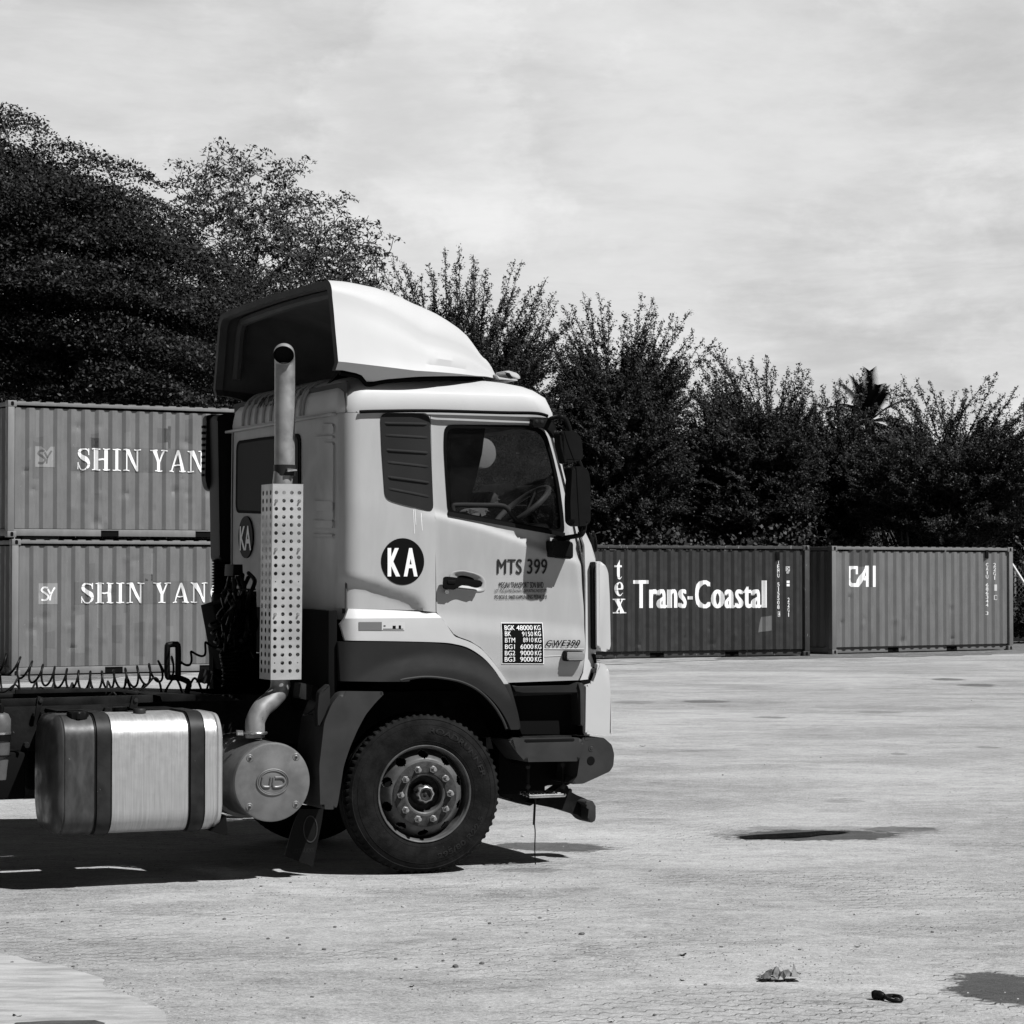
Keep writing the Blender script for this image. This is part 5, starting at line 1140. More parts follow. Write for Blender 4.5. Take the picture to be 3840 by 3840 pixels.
# --- wheels
def make_wheel(name='front_wheel'):
    root = empty(name, (0, 0, 0)); bm = bmesh.new(); SEG = 272
    prof = [(.300, .035), (.306, .022), (.325, .012), (.37, .002), (.415, .0), (.45, .006), (.478, .014), (.483, .016), (.488, .014), (.506, .028), (.519, .038), (.525, .052), (.525, .075), (.514, .078), (.514, .088), (.525, .091), (.525, .135), (.514, .138), (.514, .148), (.525, .151), (.525, .225), (.519, .245), (.49, .262), (.42, .285), (.33, .272), (.30, .25)]
    rings, fs = lathe_y(bm, [(a, b) for a, b in prof], SEG, (0, 0, .525))
    for j in (9, 10, 11, 12):
        for k in range(SEG):
            if k % 4 == 0 or k % 4 == 3:
                v = rings[j][k]; d = Vector((v.co.x, 0, v.co.z - .525)); n_ = d.normalized(); v.co -= n_ * (.003 if j == 9 else .010)
                if j in (10,): v.co.y += .006
    for ri, rad in ((3, .37), (7, .483)): pass
    for v in bm.verts:                               # sag at the contact patch
        if v.co.z < .008: v.co.z = .004 + (v.co.z + .0) * .2
    tyre = finish(bm, 'tyre', RUBBER, root, angle=22)
    for rr_, w_ in ((.345, .0016), (.452, .0016), (.405, .001)):
        bm = bmesh.new(); yy = {.345: .0075, .452: .006, .405: .0005}[rr_]; add_tube(bm, [(rr_ * math.cos(a), yy, .525 + rr_ * math.sin(a)) for a in [2 * PI * k / 96 for k in range(96)]], w_, 5, True); finish(bm, 'bead_line', RUBBER, tyre)
    def round_text_(s, a0, a1, r0, r1, flip=False):
        V, F = text_polys(s, .03); xs = [v[0] for v in V]; ys = [v[1] for v in V]; xm, xM, ym, yM = min(xs), max(xs), min(ys), max(ys); bm = bmesh.new(); vs = []
        for v in V:
            a = math.radians(a0 + (a1 - a0) * (v[0] - xm) / (xM - xm)); r = r0 + (r1 - r0) * (v[1] - ym) / (yM - ym); vs.append(bm.verts.new((r * math.cos(a), -.004 + .008 * abs(r - .41) / .04, .525 + r * math.sin(a))))
        for f in F:
            try: bm.faces.new([vs[i] for i in f])
            except ValueError: pass
        finish(bm, 'lettering', mat('raised_rubber', .015, .7, spec=.1) if 'raised_rubber' not in MATS else MATS['raised_rubber'], tyre, smooth=False)
    round_text_('ROADRUNNER', 86, 14, .395, .435); round_text_('295/80 R22.5', -78, -22, .435, .398)
    for a in (100, 128, 150, 205, 240, 268, 330, 350):
        a = math.radians(a); bm = bmesh.new(); add_tube(bm, [(r * math.cos(a + (r - .37) * .5), .0 + .006 * abs(r - .41) / .04, .525 + r * math.sin(a + (r - .37) * .5)) for r in (.372, .40, .43, .452)], .0015, 5); finish(bm, 'mould_line', RUBBER, tyre)
    # rim with real hand holes
    bm = bmesh.new(); SEG = 240
    pr = [(.300, .040), (.312, .020), (.318, .012), (.314, .006), (.306, .010), (.300, .022), (.296, .060), (.290, .112)]
    n0 = len(pr)
    for k in range(1, 14): t = k / 13; pr.append((.290 - .072 * t, .112 - .106 * math.sin(t * PI / 2) ** 1.1))
    pr += [(.207, .000), (.190, -.002), (.128, -.002), (.120, .004), (.116, .075)]
    rings, fs = lathe_y(bm, pr, SEG, (0, 0, .525))
    for f in list(bm.faces):
        pass
    kill = []
    for f in bm.faces:
        c_ = f.calc_center_median(); r = math.hypot(c_.x, c_.z - .525); a = math.atan2(c_.z - .525, c_.x)
        if .22 < r < .29:
            s = (a - PI / 2) / (2 * PI / 10); s -= round(s); dx = s * 2 * PI / 10 * r; dr = (r - .257)
            if dx * dx / .033 ** 2 + dr * dr / .026 ** 2 < 1: kill.append(f)
    bmesh.ops.delete(bm, geom=kill, context='FACES'); bmesh.ops.solidify(bm, geom=bm.faces[:], thickness=.006)
    finish(bm, 'rim', RIMM, root, angle=30)
    lathe('rim_barrel', [(.296, .115), (.270, .14), (.262, .2), (.29, .26)], VOID, root, 64, (0, 0, .525))
    lathe('brake_drum', [(.0, .14), (.25, .13), (.25, .3), (.0, .3)], VOID, root, 48, (0, 0, .525))
    hub = lathe('hub', [(.118, .06), (.112, .085), (.078, .085), (.070, .06), (.064, .03), (.058, .018), (.056, -.015), (.050, -.022), (.034, -.024), (.031, -.010), (.012, -.008), (.010, -.016), (0, -.018)], RUSTY, root, 60, (0, 0, .525))
    lathe('hub_plate', [(.213, -.0045), (.205, -.008), (.140, -.008), (.135, -.004)], RUSTY, root, 80, (0, 0, .525))
    lathe('hub_nut', [(.060, .018), (.060, -.014), (.052, -.024), (.046, -.026), (.046, -.0)], NUTM, hub, 8, (0, 0, .525), angle=50)
    for k in range(10):
        a = PI / 2 + 2 * PI * (k + .5) / 10; cx_, cz_ = .168 * math.cos(a), .525 + .168 * math.sin(a)
        bm = bmesh.new(); lathe_y(bm, [(.024, -.006), (.024, -.012), (.019, -.014), (.019, -.034), (.015, -.040)], 6, (cx_, 0, cz_), a0=k)
        lathe_y(bm, [(.013, -.034), (.013, -.058), (.010, -.062), (0, -.063)], 14, (cx_, 0, cz_)); finish(bm, 'wheel_nut', NUTM, root, angle=30)
    return root
def copy_tree(o, parent=None):
    c_ = o.copy(); COL.objects.link(c_); c_.parent = parent
    for ch in [x for x in bpy.data.objects if x.parent == o]: copy_tree(ch, c_)
    return c_
wheel = make_wheel(); wheel.location = (0, .03, -.003); wheel.rotation_euler = (0, 0, math.radians(-5)); kids = copy_tree(wheel, truck); kids.location = (0, TW - .03, -.003); kids.rotation_euler = (0, 0, PI - math.radians(5)); wheel.parent = truck
for X in (-4.3, -5.65):
    for yy, rz in ((.03, 0), (TW - .03, PI)):
        w2 = copy_tree(wheel, truck); w2.name = 'rear_wheel'; w2.location = (X, yy, -.003); w2.rotation_euler = (0, 0, rz)
tube('front_axle', [(0, .28, .5), (0, .6, .44), (0, TW - .6, .44), (0, TW - .28, .5)], .07, VOID, truck)

# --- chassis
zf0, zf1 = .82, 1.155
box('chassis_rail', -6.3, 1.0, .80, .88, zf0, zf1, BLANK, truck, .008); box('chassis_rail', -6.3, 1.0, TW - .88, TW - .80, zf0, zf1, BLANK, truck, .008)
for X in (-5.9, -4.9, -3.4, -2.2, -1.0, .6): box('cross_member', X - .06, X + .06, .88, TW - .88, zf0 + .05, zf1 - .05, BLANK, truck, .01)
ws_ = SL('F', [(1, 692), (700, 672), (1228, 655), (1230, 715), (700, 735), (0, 752)], .35)
prism('side_rail', ws_, .34, .40, BLANK, truck, .006)
for gx in ((268, 905, 305, 665, 355, 680, 285, 915), (1040, 760, 1065, 660, 1125, 665, 1098, 780)):
    prism('rail_bracket', SL('F', [(gx[0], gx[1]), (gx[2], gx[3]), (gx[4], gx[5]), (gx[6], gx[7])], .33), .325, .34, BLANK, truck, .003)
    p = S('F', (gx[2] + gx[4]) / 2, gx[3] + 38, .32); lathe('bolt', [(0, -.012), (.014, -.01), (.016, 0)], STRAPM, truck, 6, (p[0], .325, p[1]))
for x, y in ((285, 822), (412, 808), (345, 815), (858, 778), (212, 1062)):
    p = S('F', x, y, .79); lathe('bolt', [(0, -.03), (.017, -.03), (.022, -.015), (.024, 0)], BLANK, truck, 8, (p[0], .795, p[1]))
box('catwalk', -3.6, -1.9, .9, 1.75, zf1 + .004, zf1 + .03, BLANK, truck, .004)
prism('catwalk_lip', SL('F', [(120, 612), (950, 598), (1110, 640), (1105, 655), (940, 625), (120, 650)], .9), .88, .9, BLANK, truck, .003)
box('gearbox', -2.4, -.6, 1.0, 1.5, .55, 1.1, VOID, truck, .04); box('engine', -.6, .8, .85, TW - .85, .55, 1.45, VOID, truck, .05)
tube('prop_shaft', [(-2.4, TW / 2, .75), (-5.5, TW / 2, .6)], .06, VOID, truck, 10, 0)
for X in (-4.3, -5.65): tube('rear_axle', [(X, .3, .525), (X, TW - .3, .525)], .1, VOID, truck, 12, 0)
bxx = S('F', 0, 1120, .3)[0]; box('battery_box', bxx - .6, S('F', 250, 1300, .3)[0], .45, .78, S('F', 100, 1500, .45)[1], S('F', 100, 1120, .45)[1], VOID, truck, .02)
box('air_tank', -2.3, -1.4, TW - .6, TW - .05, .4, 1.05, ALUD, truck, .12, 4)
prism('deck_cover', SL('F', [(1110, 640), (1240, 636), (1700, 650), (1900, 690), (1235, 700), (1228, 652)], .9), .7, 1.7, BLANK, truck, .003)
# bottle at the left edge (extinguisher)
ex_ = S('F', 8, 1100, .25)[0]; z0e, z1e = S('F', 50, 1345, .25)[1], S('F', 50, 800, .25)[1]
bm = bmesh.new(); r_ = S('F', 107, 1000, .25)[0] - ex_; h_ = z1e - z0e; prf = [(0, 0), (r_ * .62, 0), (r_ * .66, .02), (r_ * .7, .06), (r_ * .92, .18), (r_ * .94, h_ - .13), (r_, h_ - .12), (r_, h_ - .045), (r_ * .8, h_ - .012), (r_ * .4, h_), (r_ * .25, h_ + .01), (r_ * .25, h_ + .035), (0, h_ + .035)]
lathe_y(bm, prf, 40); bmesh.ops.transform(bm, matrix=Matrix.Translation((ex_, .25 + r_, z0e)) @ Matrix.Rotation(PI / 2, 4, 'X'), verts=bm.verts[:])
bot_ = finish(bm, 'air_bottle', mat('dusty_grey_paint', .08, .5, var=.2, scale=8), truck)
for zz, hh, mm in ((z0e + h_ * .62, .035, BLACK), (z0e + h_ * .69, .012, CHROME), (z0e + h_ * .36, .008, BLACK)):
    bm = bmesh.new(); lathe_y(bm, [(r_ * 1.02, -hh / 2), (r_ * 1.03, hh / 2), (r_ * .9, hh / 2), (r_ * .9, -hh / 2)], 40, closed=True); bmesh.ops.transform(bm, matrix=Matrix.Translation((ex_, .25 + r_, zz)) @ Matrix.Rotation(PI / 2, 4, 'X'), verts=bm.verts[:]); finish(bm, 'band', mm, bot_)
tube('valve', [tuple(S3('F', 5, 800, .3)), tuple(S3('F', 12, 760, .3)), tuple(S3('F', 0, 730, .3))], .018, BLACK, bot_)

# --- fuel tank
tx0, tx1 = S('F', 500, 1400)[0], S('F', 1802, 1300)[0]; tz0, tz1 = S('F', 1200, 1775)[1], S('F', 1200, 806, .12)[1]; ty0, ty1 = -.0, .62
def tank_ring(bm, x, g=0., n=9, r=.15):
    a0, a1, b0, b1 = ty0 + g, ty1 - g, tz0 + g, tz1 - g; out = []; r = max(.02, r - g * .2)
    for cy, cz_, s0 in ((a0 + r, b0 + r, PI), (a1 - r, b0 + r, 1.5 * PI), (a1 - r, b1 - r, 0), (a0 + r, b1 - r, .5 * PI)):
        for k in range(n + 1): a = s0 + PI / 2 * k / n; out.append(bm.verts.new((x, cy + r * math.cos(a), cz_ + r * math.sin(a))))
    return out
def tank_shell(name, st, m, parent, cap0=False, cap1=False):
    bm = bmesh.new(); R_s = [tank_ring(bm, x, g) for x, g in st]
    for A, B in zip(R_s, R_s[1:]):
        for k in range(len(A)): bm.faces.new((A[k], A[(k + 1) % len(A)], B[(k + 1) % len(A)], B[k]))
    if cap0: bm.faces.new(R_s[0])
    if cap1: bm.faces.new(R_s[-1])
    return finish(bm, name, m, parent, angle=30)
sA0, sA1 = S('F', 778, 1400)[0], S('F', 886, 1400)[0]; sB0, sB1 = S('F', 1532, 1400)[0], S('F', 1636, 1400)[0]
tank = tank_shell('fuel_tank', [(sA0 + .02, 0), (tx1 - .06, 0), (tx1 - .055, .006), (tx1 - .045, .006), (tx1 - .035, .0), (tx1 - .012, .008), (tx1 + .0, .03), (tx1 + .008, .1)], ALU, truck, False, True)
tank_shell('darker_end', [(tx0 - .05, .17), (tx0 - .045, .08), (tx0 - .03, .03), (tx0 - .01, .008), (tx0 + .005, .002), (tx0 + .012, .006), (tx0 + .02, .0), (sA0 + .02, 0)], ALUD, tank, True)  # left end section, darker and duller than the rest of the tank
for a, b in ((sA0, sA1), (sB0, sB1)):
    tank_shell('strap', [(a, -.001), (a, -.012), (b, -.012), (b, -.001)], STRAPM, tank); tank_shell('strap_rubber', [(a - .012, -.001), (a - .012, -.004), (b + .012, -.004), (b + .012, -.001)], BLACK, tank)
def upright(name, c, x0, x1, y0, y1, lat, m, parent, prof=None, lobes=0):
    a, b = S(c, x0, y1, lat), S(c, x1, y1, lat); zt = S(c, x0, y0, lat)[1]; cx_ = (a[0] + b[0]) / 2; r = (b[0] - a[0]) / 2; h = zt - a[1]; bm = bmesh.new()
    rings, _ = lathe_y(bm, [(0, 0), (r * .8, 0), (r * .8, h * .2), (r, h * .3), (r, h * .85), (r * .9, h), (0, h)], 48)
    if lobes:
        for k, v in [(k, rg[k]) for rg in rings[3:5] for k in range(48)]:
            if (k * lobes // 24) % 2: v.co.x *= .93; v.co.z *= .93
    bmesh.ops.transform(bm, matrix=Matrix.Translation((cx_, lat, a[1])) @ Matrix.Rotation(PI / 2, 4, 'X'), verts=bm.verts[:]); return finish(bm, name, m, parent)
upright('filler_cap', 'F', 537, 712, 792, 872, .12, BLACK, tank, lobes=8); upright('sender_cap', 'F', 1072, 1172, 768, 822, .16, STRAPM, tank); upright('breather_cap', 'F', 904, 1026, 756, 812, .45, DARKP2, tank)
prism('tank_bracket', SL('F', [(1795, 1640), (1803, 1620), (1816, 1782), (1770, 1775), (1680, 1748)], .1), .05, .55, VOID, tank, .004)
prism('tank_top_bracket', SL('F', [(450, 783), (705, 776), (708, 800), (452, 806)], .5), .45, .8, BLANK, tank, .003); prism('tank_top_bracket', SL('F', [(1120, 768), (1405, 760), (1408, 776), (1122, 785)], .5), .45, .8, BLANK, tank, .003)

# --- muffler, exhaust and heat guard
mc = S('E', 778, 1046); mr = (S('E', 433, 1046)[0] - S('E', 1122, 1046)[0]) / -2; mzr = (S('E', 778, 684)[1] - S('E', 778, 1405)[1]) / 2; mr = (mr + mzr) / 2
muf = lathe('muffler', [(.0, .012), (mr - .006, .012), (mr - .003, .02), (mr - .003, .5), (mr + .02, .51), (mr + .02, .9), (0, .92)], mat('muffler_shell', .09, .55, .3, var=.4, scale=5), truck, 96, (mc[0], 0, mc[1]))
DISC = mat('cover_disc', .14, .5, .25, var=.25, scale=5, rvar=.1, bump=.15, bscale=12, speck=(.69, .1, 14))
disc = lathe('cover_disc', [(0, -.004), (mr * .93, -.001), (mr * .985, .004), (mr, .016), (mr, .03)], DISC, muf, 96, (mc[0], 0, mc[1]))
for x, y in ((573, 830), (990, 818), (568, 1270), (988, 1250)):
    p = S('E', x, y); lathe('bolt', [(0, -.012), (.007, -.012), (.009, -.006), (.013, -.0035), (.021, -.0045), (.025, -.0015)], DISC, disc, 20, (p[0], 0, p[1])); lathe('bolt_head', [(0, -.015), (.006, -.013), (.007, -.008)], STRAPM, disc, 8, (p[0], 0, p[1]))
oc = S('E', 778, 1045); oa, ob = S('E', 925, 1045)[0] - oc[0], S('E', 778, 925)[1] - oc[1]
def ell(f): return [(oc[0] + oa * f * math.cos(a), -.006, oc[1] + ob * f * math.sin(a)) for a in [2 * PI * k / 48 for k in range(48)]]
for f, w_ in ((.965, .006), (.86, .004)):
    bm = bmesh.new(); add_tube(bm, ell(f), w_, 8, True); finish(bm, 'emblem_ring', DISC, disc)
for st in ([(690, 1005), (680, 1060), (690, 1082), (712, 1088), (750, 1085), (757, 1050), (765, 1005)], [(788, 1005), (785, 1085), (850, 1085), (885, 1060), (888, 1030), (865, 1005), (800, 1005)]):
    tube('emblem_letter', [tuple(S3('E', x, y, -.006)) for x, y in st], .0085, DISC, disc, 8, 4)
LP = .30
ctr = [S3('E', 620, 640, .26), S3('E', 618, 560, .26), S3('E', 625, 480, .265), S3('E', 680, 380, .275), S3('E', 770, 300, .285), S3('E', 835, 220, .295), S3('E', 850, 120, .30), S3('E', 852, 40, LP)]
tube('exhaust_elbow', [tuple(p) for p in ctr], .063, PIPE, truck, 28); el = bpy.data.objects['exhaust_elbow']
bm = bmesh.new(); c0 = S3('E', 620, 600, .26); add_tube(bm, [(c0.x + .072 * math.cos(a), .26 + .072 * math.sin(a), c0.z) for a in [2 * PI * k / 32 for k in range(32)]], .009, 8, True); finish(bm, 'clamp', CHROME, el)
prism('clamp_bolt', SL('E', [(455, 575), (510, 578), (512, 625), (458, 622)], .19), .18, .21, CHROME, el, .006)
gx0, gx1 = S('C', 779, 400, .18)[0], S('C', 1056, 400, .18)[0]; gz1, gz0 = S('C', 900, 277, .18)[1], S('E', 900, 118, .18)[1]; gy0, gy1 = .18, .18 + .235
px0 = (gx0 + gx1) / 2; tilt = (S('E', 760, 118, .18)[0] - S('C', 779, 277, .18)[0])
def perforated(name, u0, u1, z0, z1, nc, nr, place, r, m, parent, skip=()):
    bm = bmesh.new(); du = (u1 - u0) / nc; zt = .03; dz = (z1 - z0 - 2 * zt) / nr; K = 16
    def quad(a, b, c_, d): bm.faces.new([bm.verts.new(place(*p)) for p in ((a, c_), (b, c_), (b, d), (a, d))])
    quad(u0, u1, z0, z0 + zt); quad(u0, u1, z1 - zt, z1)
    for i in range(nc):
        for j in range(nr):
            cu, cz_ = u0 + du * (i + .5), z0 + zt + dz * (j + .5)
            rr_ = r if (i, j) not in skip else .0045
            sq, ci = [], []
            for k in range(K):
                a = 2 * PI * (k + .5) / K; c_, s_ = math.cos(a), math.sin(a); mx = max(abs(c_), abs(s_)); sq.append(bm.verts.new(place(cu + c_ / mx * du / 2, cz_ + s_ / mx * dz / 2))); ci.append(bm.verts.new(place(cu + c_ * rr_, cz_ + s_ * rr_)))
            for k in range(K): bm.faces.new((sq[k], sq[(k + 1) % K], ci[(k + 1) % K], ci[k]))
            # close the square's corners
            for sx_, sy_ in ((1, 1), (-1, 1), (-1, -1), (1, -1)):
                a = [v for v in sq]; best = sorted(a, key=lambda v: (v.co - Vector(place(cu + sx_ * du / 2, cz_ + sy_ * dz / 2))).length)[:2]
                try: bm.faces.new((best[0], bm.verts.new(place(cu + sx_ * du / 2, cz_ + sy_ * dz / 2)), best[1]))
                except ValueError: pass
    return finish(bm, name, m, parent, smooth=False)
def tl(z): return tilt * (1 - (z - gz0) / (gz1 - gz0))
NRW = 23
sk = set((i, NRW - 1 - j) for j in (1, 7, 11, 15, 21) for i in (0, 3))
guard = empty('heat_guard', (0, 0, 0), 0, truck)
perforated('perforated_face', gx0, gx1, gz0, gz1, 4, NRW, lambda u, z: (u + tl(z), gy0, z), .0125, GUARD, guard, sk)
perforated('perforated_face', gy0, gy1, gz0, gz1, 3, NRW, lambda u, z: (gx0 + tl(z), u, z), .0165, GUARD, guard)
perforated('perforated_face', gy0, gy1, gz0, gz1, 3, NRW, lambda u, z: (gx1 + tl(z), u, z), .0165, GUARD, guard)
for j in (1, 7, 15):
    z = gz1 - .03 - (gz1 - gz0 - .06) * (j + .5) / NRW
    for i in (0, 3):
        x = gx0 + (gx1 - gx0) * (i + .5) / 4 + tl(z); lathe('bolt', [(0, -.018), (.006, -.018), (.007, -.002), (.012, -.002), (.012, 0)], CHROME, guard, 10, (x, gy0, z))
    bm = bmesh.new(); add_box(bm, gx0 + .01 + tl(z), gx1 - .01 + tl(z), gy0 + .03, gy0 + .05, z - .012, z + .012, .002); finish(bm, 'strap', CHROME, guard)
pr_ = .0665; pxt = S('A', 887, 1700, LP)[0]; ztop = S('A', 887, 812, LP)[1] - .045; zcl = S('A', 880, 1845, LP)[1]
stack = empty('exhaust_stack', (0, 0, 0), 0, truck)
bm = bmesh.new(); cen = [(px0 + tilt, LP, gz0 - .0), (px0 + tilt * .5, LP, (gz0 + gz1) / 2), (px0, LP, gz1), (pxt, LP, zcl + .04)]
add_tube(bm, cen, pr_ * .97, 36, caps=False); finish(bm, 'lower_pipe', PIPE, stack)
bm = bmesh.new(); add_tube(bm, [(pxt, LP, zcl)] + [(pxt, LP, zcl + (ztop - zcl) * t) for t in (.3, .6, .9)] + [(pxt, LP, ztop)] , pr_, 40, caps=False)
# mitred elbow turned towards the viewer, open mouth
bend = [Vector((pxt, LP, ztop - .03)), Vector((pxt, LP - .004, ztop)), Vector((pxt, LP - .02, ztop + .035)), Vector((pxt, LP - .055, ztop + .055)), Vector((pxt, LP - .09, ztop + .045 * 0 + .05))]
finish(bm, 'upper_pipe', PIPE, stack)
bm = bmesh.new(); N_ = 14; rgs = []
for i in range(N_ + 1):
    a = math.radians(126) * i / N_; R0_ = .07; hd_ = Vector((-.38, -.925, 0)); c_ = Vector((pxt, LP, ztop - .012)) + hd_ * R0_ * (1 - math.cos(a)) + Vector((0, 0, R0_ * math.sin(a))); nrm = hd_ * math.sin(a) + Vector((0, 0, math.cos(a))); side_ = Vector((-hd_.y, hd_.x, 0)); up_ = nrm.cross(side_)
    rgs.append([bm.verts.new(c_ + (side_ * math.cos(t) + up_ * math.sin(t)) * pr_ * 1.005) for t in [2 * PI * k / 40 for k in range(40)]])
for A, B in zip(rgs, rgs[1:]):
    for k in range(40): bm.faces.new((A[k], A[(k + 1) % 40], B[(k + 1) % 40], B[k]))
ot = finish(bm, 'outlet', PIPE, stack)
bm = bmesh.new(); cc_ = sum((v for v in [Vector(x.co) for x in ot.data.vertices[-40:]]), Vector()) / 40
ri = [Vector(v.co) for v in ot.data.vertices[-40:]]; back_ = Vector((0, .10, -.02))
A = [bm.verts.new(cc_ + (v - cc_) * 1.0) for v in ri]; B = [bm.verts.new(cc_ + (v - cc_) * .95) for v in ri]; C2 = [bm.verts.new(cc_ + (v - cc_) * .90 + Vector((.012, .03, .0))) for v in ri]
for X_, Y_ in ((A, B), (B, C2)):
    for k in range(40): bm.faces.new((X_[k], X_[(k + 1) % 40], Y_[(k + 1) % 40], Y_[k]))
bm.faces.new(C2); finish(bm, 'soot_mouth', VOID, ot)
bm = bmesh.new(); add_tube(bm, [(pxt, LP, zcl - .035), (pxt, LP, zcl + .035)], pr_ + .004, 40); cl_ = finish(bm, 'band_clamp', STRAPM, stack)
prism('clamp_bolt', SL('A', [(905, 1828), (990, 1835), (995, 1850), (905, 1860)], LP - pr_ - .01), LP - pr_ - .03, LP - pr_ + .01, CHROME, cl_, .005)

# --- intake snorkel with bellows behind the far corner of the cab
sx0, sx1 = -.86, -.62
prism('intake_snorkel', fillet([(-.64, 3.13), (-.30, 3.13), (-.34, 2.04), (-.62, 2.04)], .05), 2.57, 2.80, BLACK, truck, .03, 3)
gr = prism('intake_grille', fillet([(-.655, 3.14), (-.45, 3.14), (-.45, 2.57), (-.64, 2.57), (-.665, 2.66)], .04), 2.80, 2.90, BLACK, truck, .02, 3)
for k in range(9): box('grille_slot', -.672, -.64, 2.83, 2.88, 2.68 + k * .045, 2.70 + k * .045, VOID, gr, .003)
bm = bmesh.new(); zb0, zb1 = 1.78, 2.06; nb = 13
prf = []
for i in range(nb * 2 + 1): prf.append(((.088 if i % 2 else .068), i * (zb1 - zb0) / (nb * 2)))
rings, _ = lathe_y(bm, [(0, 0)] + prf + [(0, zb1 - zb0)], 32); bmesh.ops.transform(bm, matrix=Matrix.Translation((-.56, 2.68, zb0)) @ Matrix.Rotation(PI / 2, 4, 'X'), verts=bm.verts[:]); finish(bm, 'intake_bellows', BLACK, truck)
tube('intake_duct', [(-.56, 2.68, 1.80), (-.57, 2.66, 1.60), (-.56, 2.6, 1.35), (-.5, 2.3, 1.0), (-.4, 1.9, .95)], .085, BLACK, truck, 16)

# --- air lines: coiled hoses over the chassis
def coil(name, c, pts, lat, rad, pitch, wr, m, squash=1., ph=0.):
    P_ = cat_rom([S3(c, x, y, lat[i] if isinstance(lat, list) else lat) for i, (x, y) in enumerate(pts)], 24); out = []; s = ph * pitch
    for i in range(len(P_) - 1):
        t = (P_[i + 1] - P_[i]); L = t.length; n = max(1, int(L / pitch * 18)); td = t.normalized(); u = td.cross(Vector((0, 1, 0))).normalized(); w = Vector((0, 1, 0))
        for k in range(n):
            a = 2 * PI * (s + L * k / n) / pitch; out.append(P_[i] + t * k / n + (u * math.cos(a) + w * math.sin(a) * squash) * rad)
        s += L
    return tube(name, out, wr, m, truck, 7, 0)
coil('coiled_hose', 'F', [(-260, 330), (-60, 385), (60, 405), (180, 445), (310, 488), (440, 512), (600, 538), (760, 548), (900, 540), (1020, 522), (1140, 500), (1260, 475), (1330, 445), (1420, 420)], 1.1, .066, .083, .0075, BLACK)
coil('coiled_hose', 'F', [(-260, 540), (-40, 555), (90, 580), (260, 610), (420, 625), (600, 628), (800, 622), (960, 600), (1080, 585), (1140, 590)], 1.3, .055, .125, .0075, DARKP, ph=.4)
coil('coiled_hose', 'F', [(-260, 570), (100, 610), (350, 635), (600, 645), (850, 640), (1020, 630)], 1.0, .03, .17, .006, BLACK, ph=.2)
coil('coiled_hose', 'F', [(1440, 410), (1500, 380), (1560, 345), (1640, 290), (1720, 245), (1790, 180)], 1.2, .036, .115, .008, BLACK)
tube('air_line', [tuple(S3('F', x, y, 1.0)) for x, y in [(1120, 620), (1180, 580), (1240, 518), (1285, 560), (1310, 670), (1345, 600), (1400, 522), (1440, 560), (1480, 670), (1510, 620), (1560, 525), (1600, 560), (1645, 668), (1680, 560), (1720, 500), (1790, 560)]], .008, BLACK, truck, 8)
coil('coiled_hose', 'E', [(380, -120), (395, -40), (405, 40), (405, 120), (400, 200)], 1.2, .06, .024, .008, BLACK)
prism('tank_bracket_plate', SL('E', [(240, -120), (700, -120), (700, 300), (240, 300)], 1.7), 1.7, 1.8, VOID, truck, 0)
coil('coiled_hose', 'C', [(330, 1500), (360, 1620), (420, 1760), (460, 1860)], 1.35, .10, .05, .009, BLACK)
r_ = random.Random(8)
for k in range(13):                                    # loose lines hanging behind the cab
    x = r_.uniform(330, 600); y0 = r_.uniform(1080, 1260); pts = [(x, y0)]
    for j in range(5): pts.append((pts[-1][0] + r_.uniform(-70, 60), pts[-1][1] + r_.uniform(60, 170)))
    tube('air_line', [tuple(S3('C', a, b, r_.uniform(.9, 1.5))) for a, b in pts], r_.choice((.008, .011, .015)), BLACK, truck, 7)
tube('suzi_bar', [tuple(S3('C', 355, 1232, 1.1)), tuple(S3('C', 625, 1232, 1.1))], .006, DARKP2, truck, 6, 0)
prism('valve_block', SL('C', [(425, 1005), (510, 1005), (515, 1100), (420, 1110)], 1.2), 1.2, 1.4, BLACK, truck, .01)
prism('cab_mount', SL('C', [(240, 1380), (640, 1250), (640, 1960), (330, 1960), (300, 1700)], 1.5), 1.5, 1.8, VOID, truck, .02)
prism('battery_isolator', SL('F', [(1605, 560), (1640, 448), (1712, 470), (1690, 570), (1640, 556)], .95), .93, 1.03, DARKP, truck, .01)
hb = fillet(SL('F', [(1328, 500), (1328, 250), (1345, 236), (1430, 236), (1450, 262), (1450, 510), (1560, 535), (1566, 640), (1500, 620), (1480, 560), (1345, 530)], 1.0), .01)
tube('hose_hanger', [tuple(S3('F', x, y, 1.0)) for x, y in [(1500, 640), (1520, 560), (1440, 520), (1370, 515), (1347, 490), (1347, 280), (1360, 255), (1410, 250), (1433, 275), (1433, 500)]], .02, BLACK, truck, 10, 4)
# small boxes by the arch
jb = prism('junction_box', fillet(SL('E', [(1035, 145), (1130, 165), (1115, 305), (1018, 285)], .2), .01), .2, .33, DARKP, truck, .008)
prism('junction_box', fillet(SL('E', [(1138, 165), (1190, 182), (1180, 308), (1125, 305)], .26), .01), .25, .35, DARKP, truck, .008)
lathe('drain_bottle', [(0, 0), (.022, .0), (.026, .01), (.026, .08), (0, .09)], DARKP2, truck, 20, (S('E', 1205, 875, .2)[0], .2, S('E', 1205, 875, .2)[1]))
prism('drain_bracket', SL('E', [(1160, 800), (1215, 805), (1212, 960), (1158, 955)], .25), .25, .29, BLACK, truck, .006)
tube('wiring', [tuple(S3('E', x, y, .22)) for x, y in [(1150, 310), (1200, 330), (1160, 370), (1200, 350), (1100, 420), (1060, 440), (1160, 440), (1185, 480), (1160, 640)]], .005, DARKP2, truck, 6)

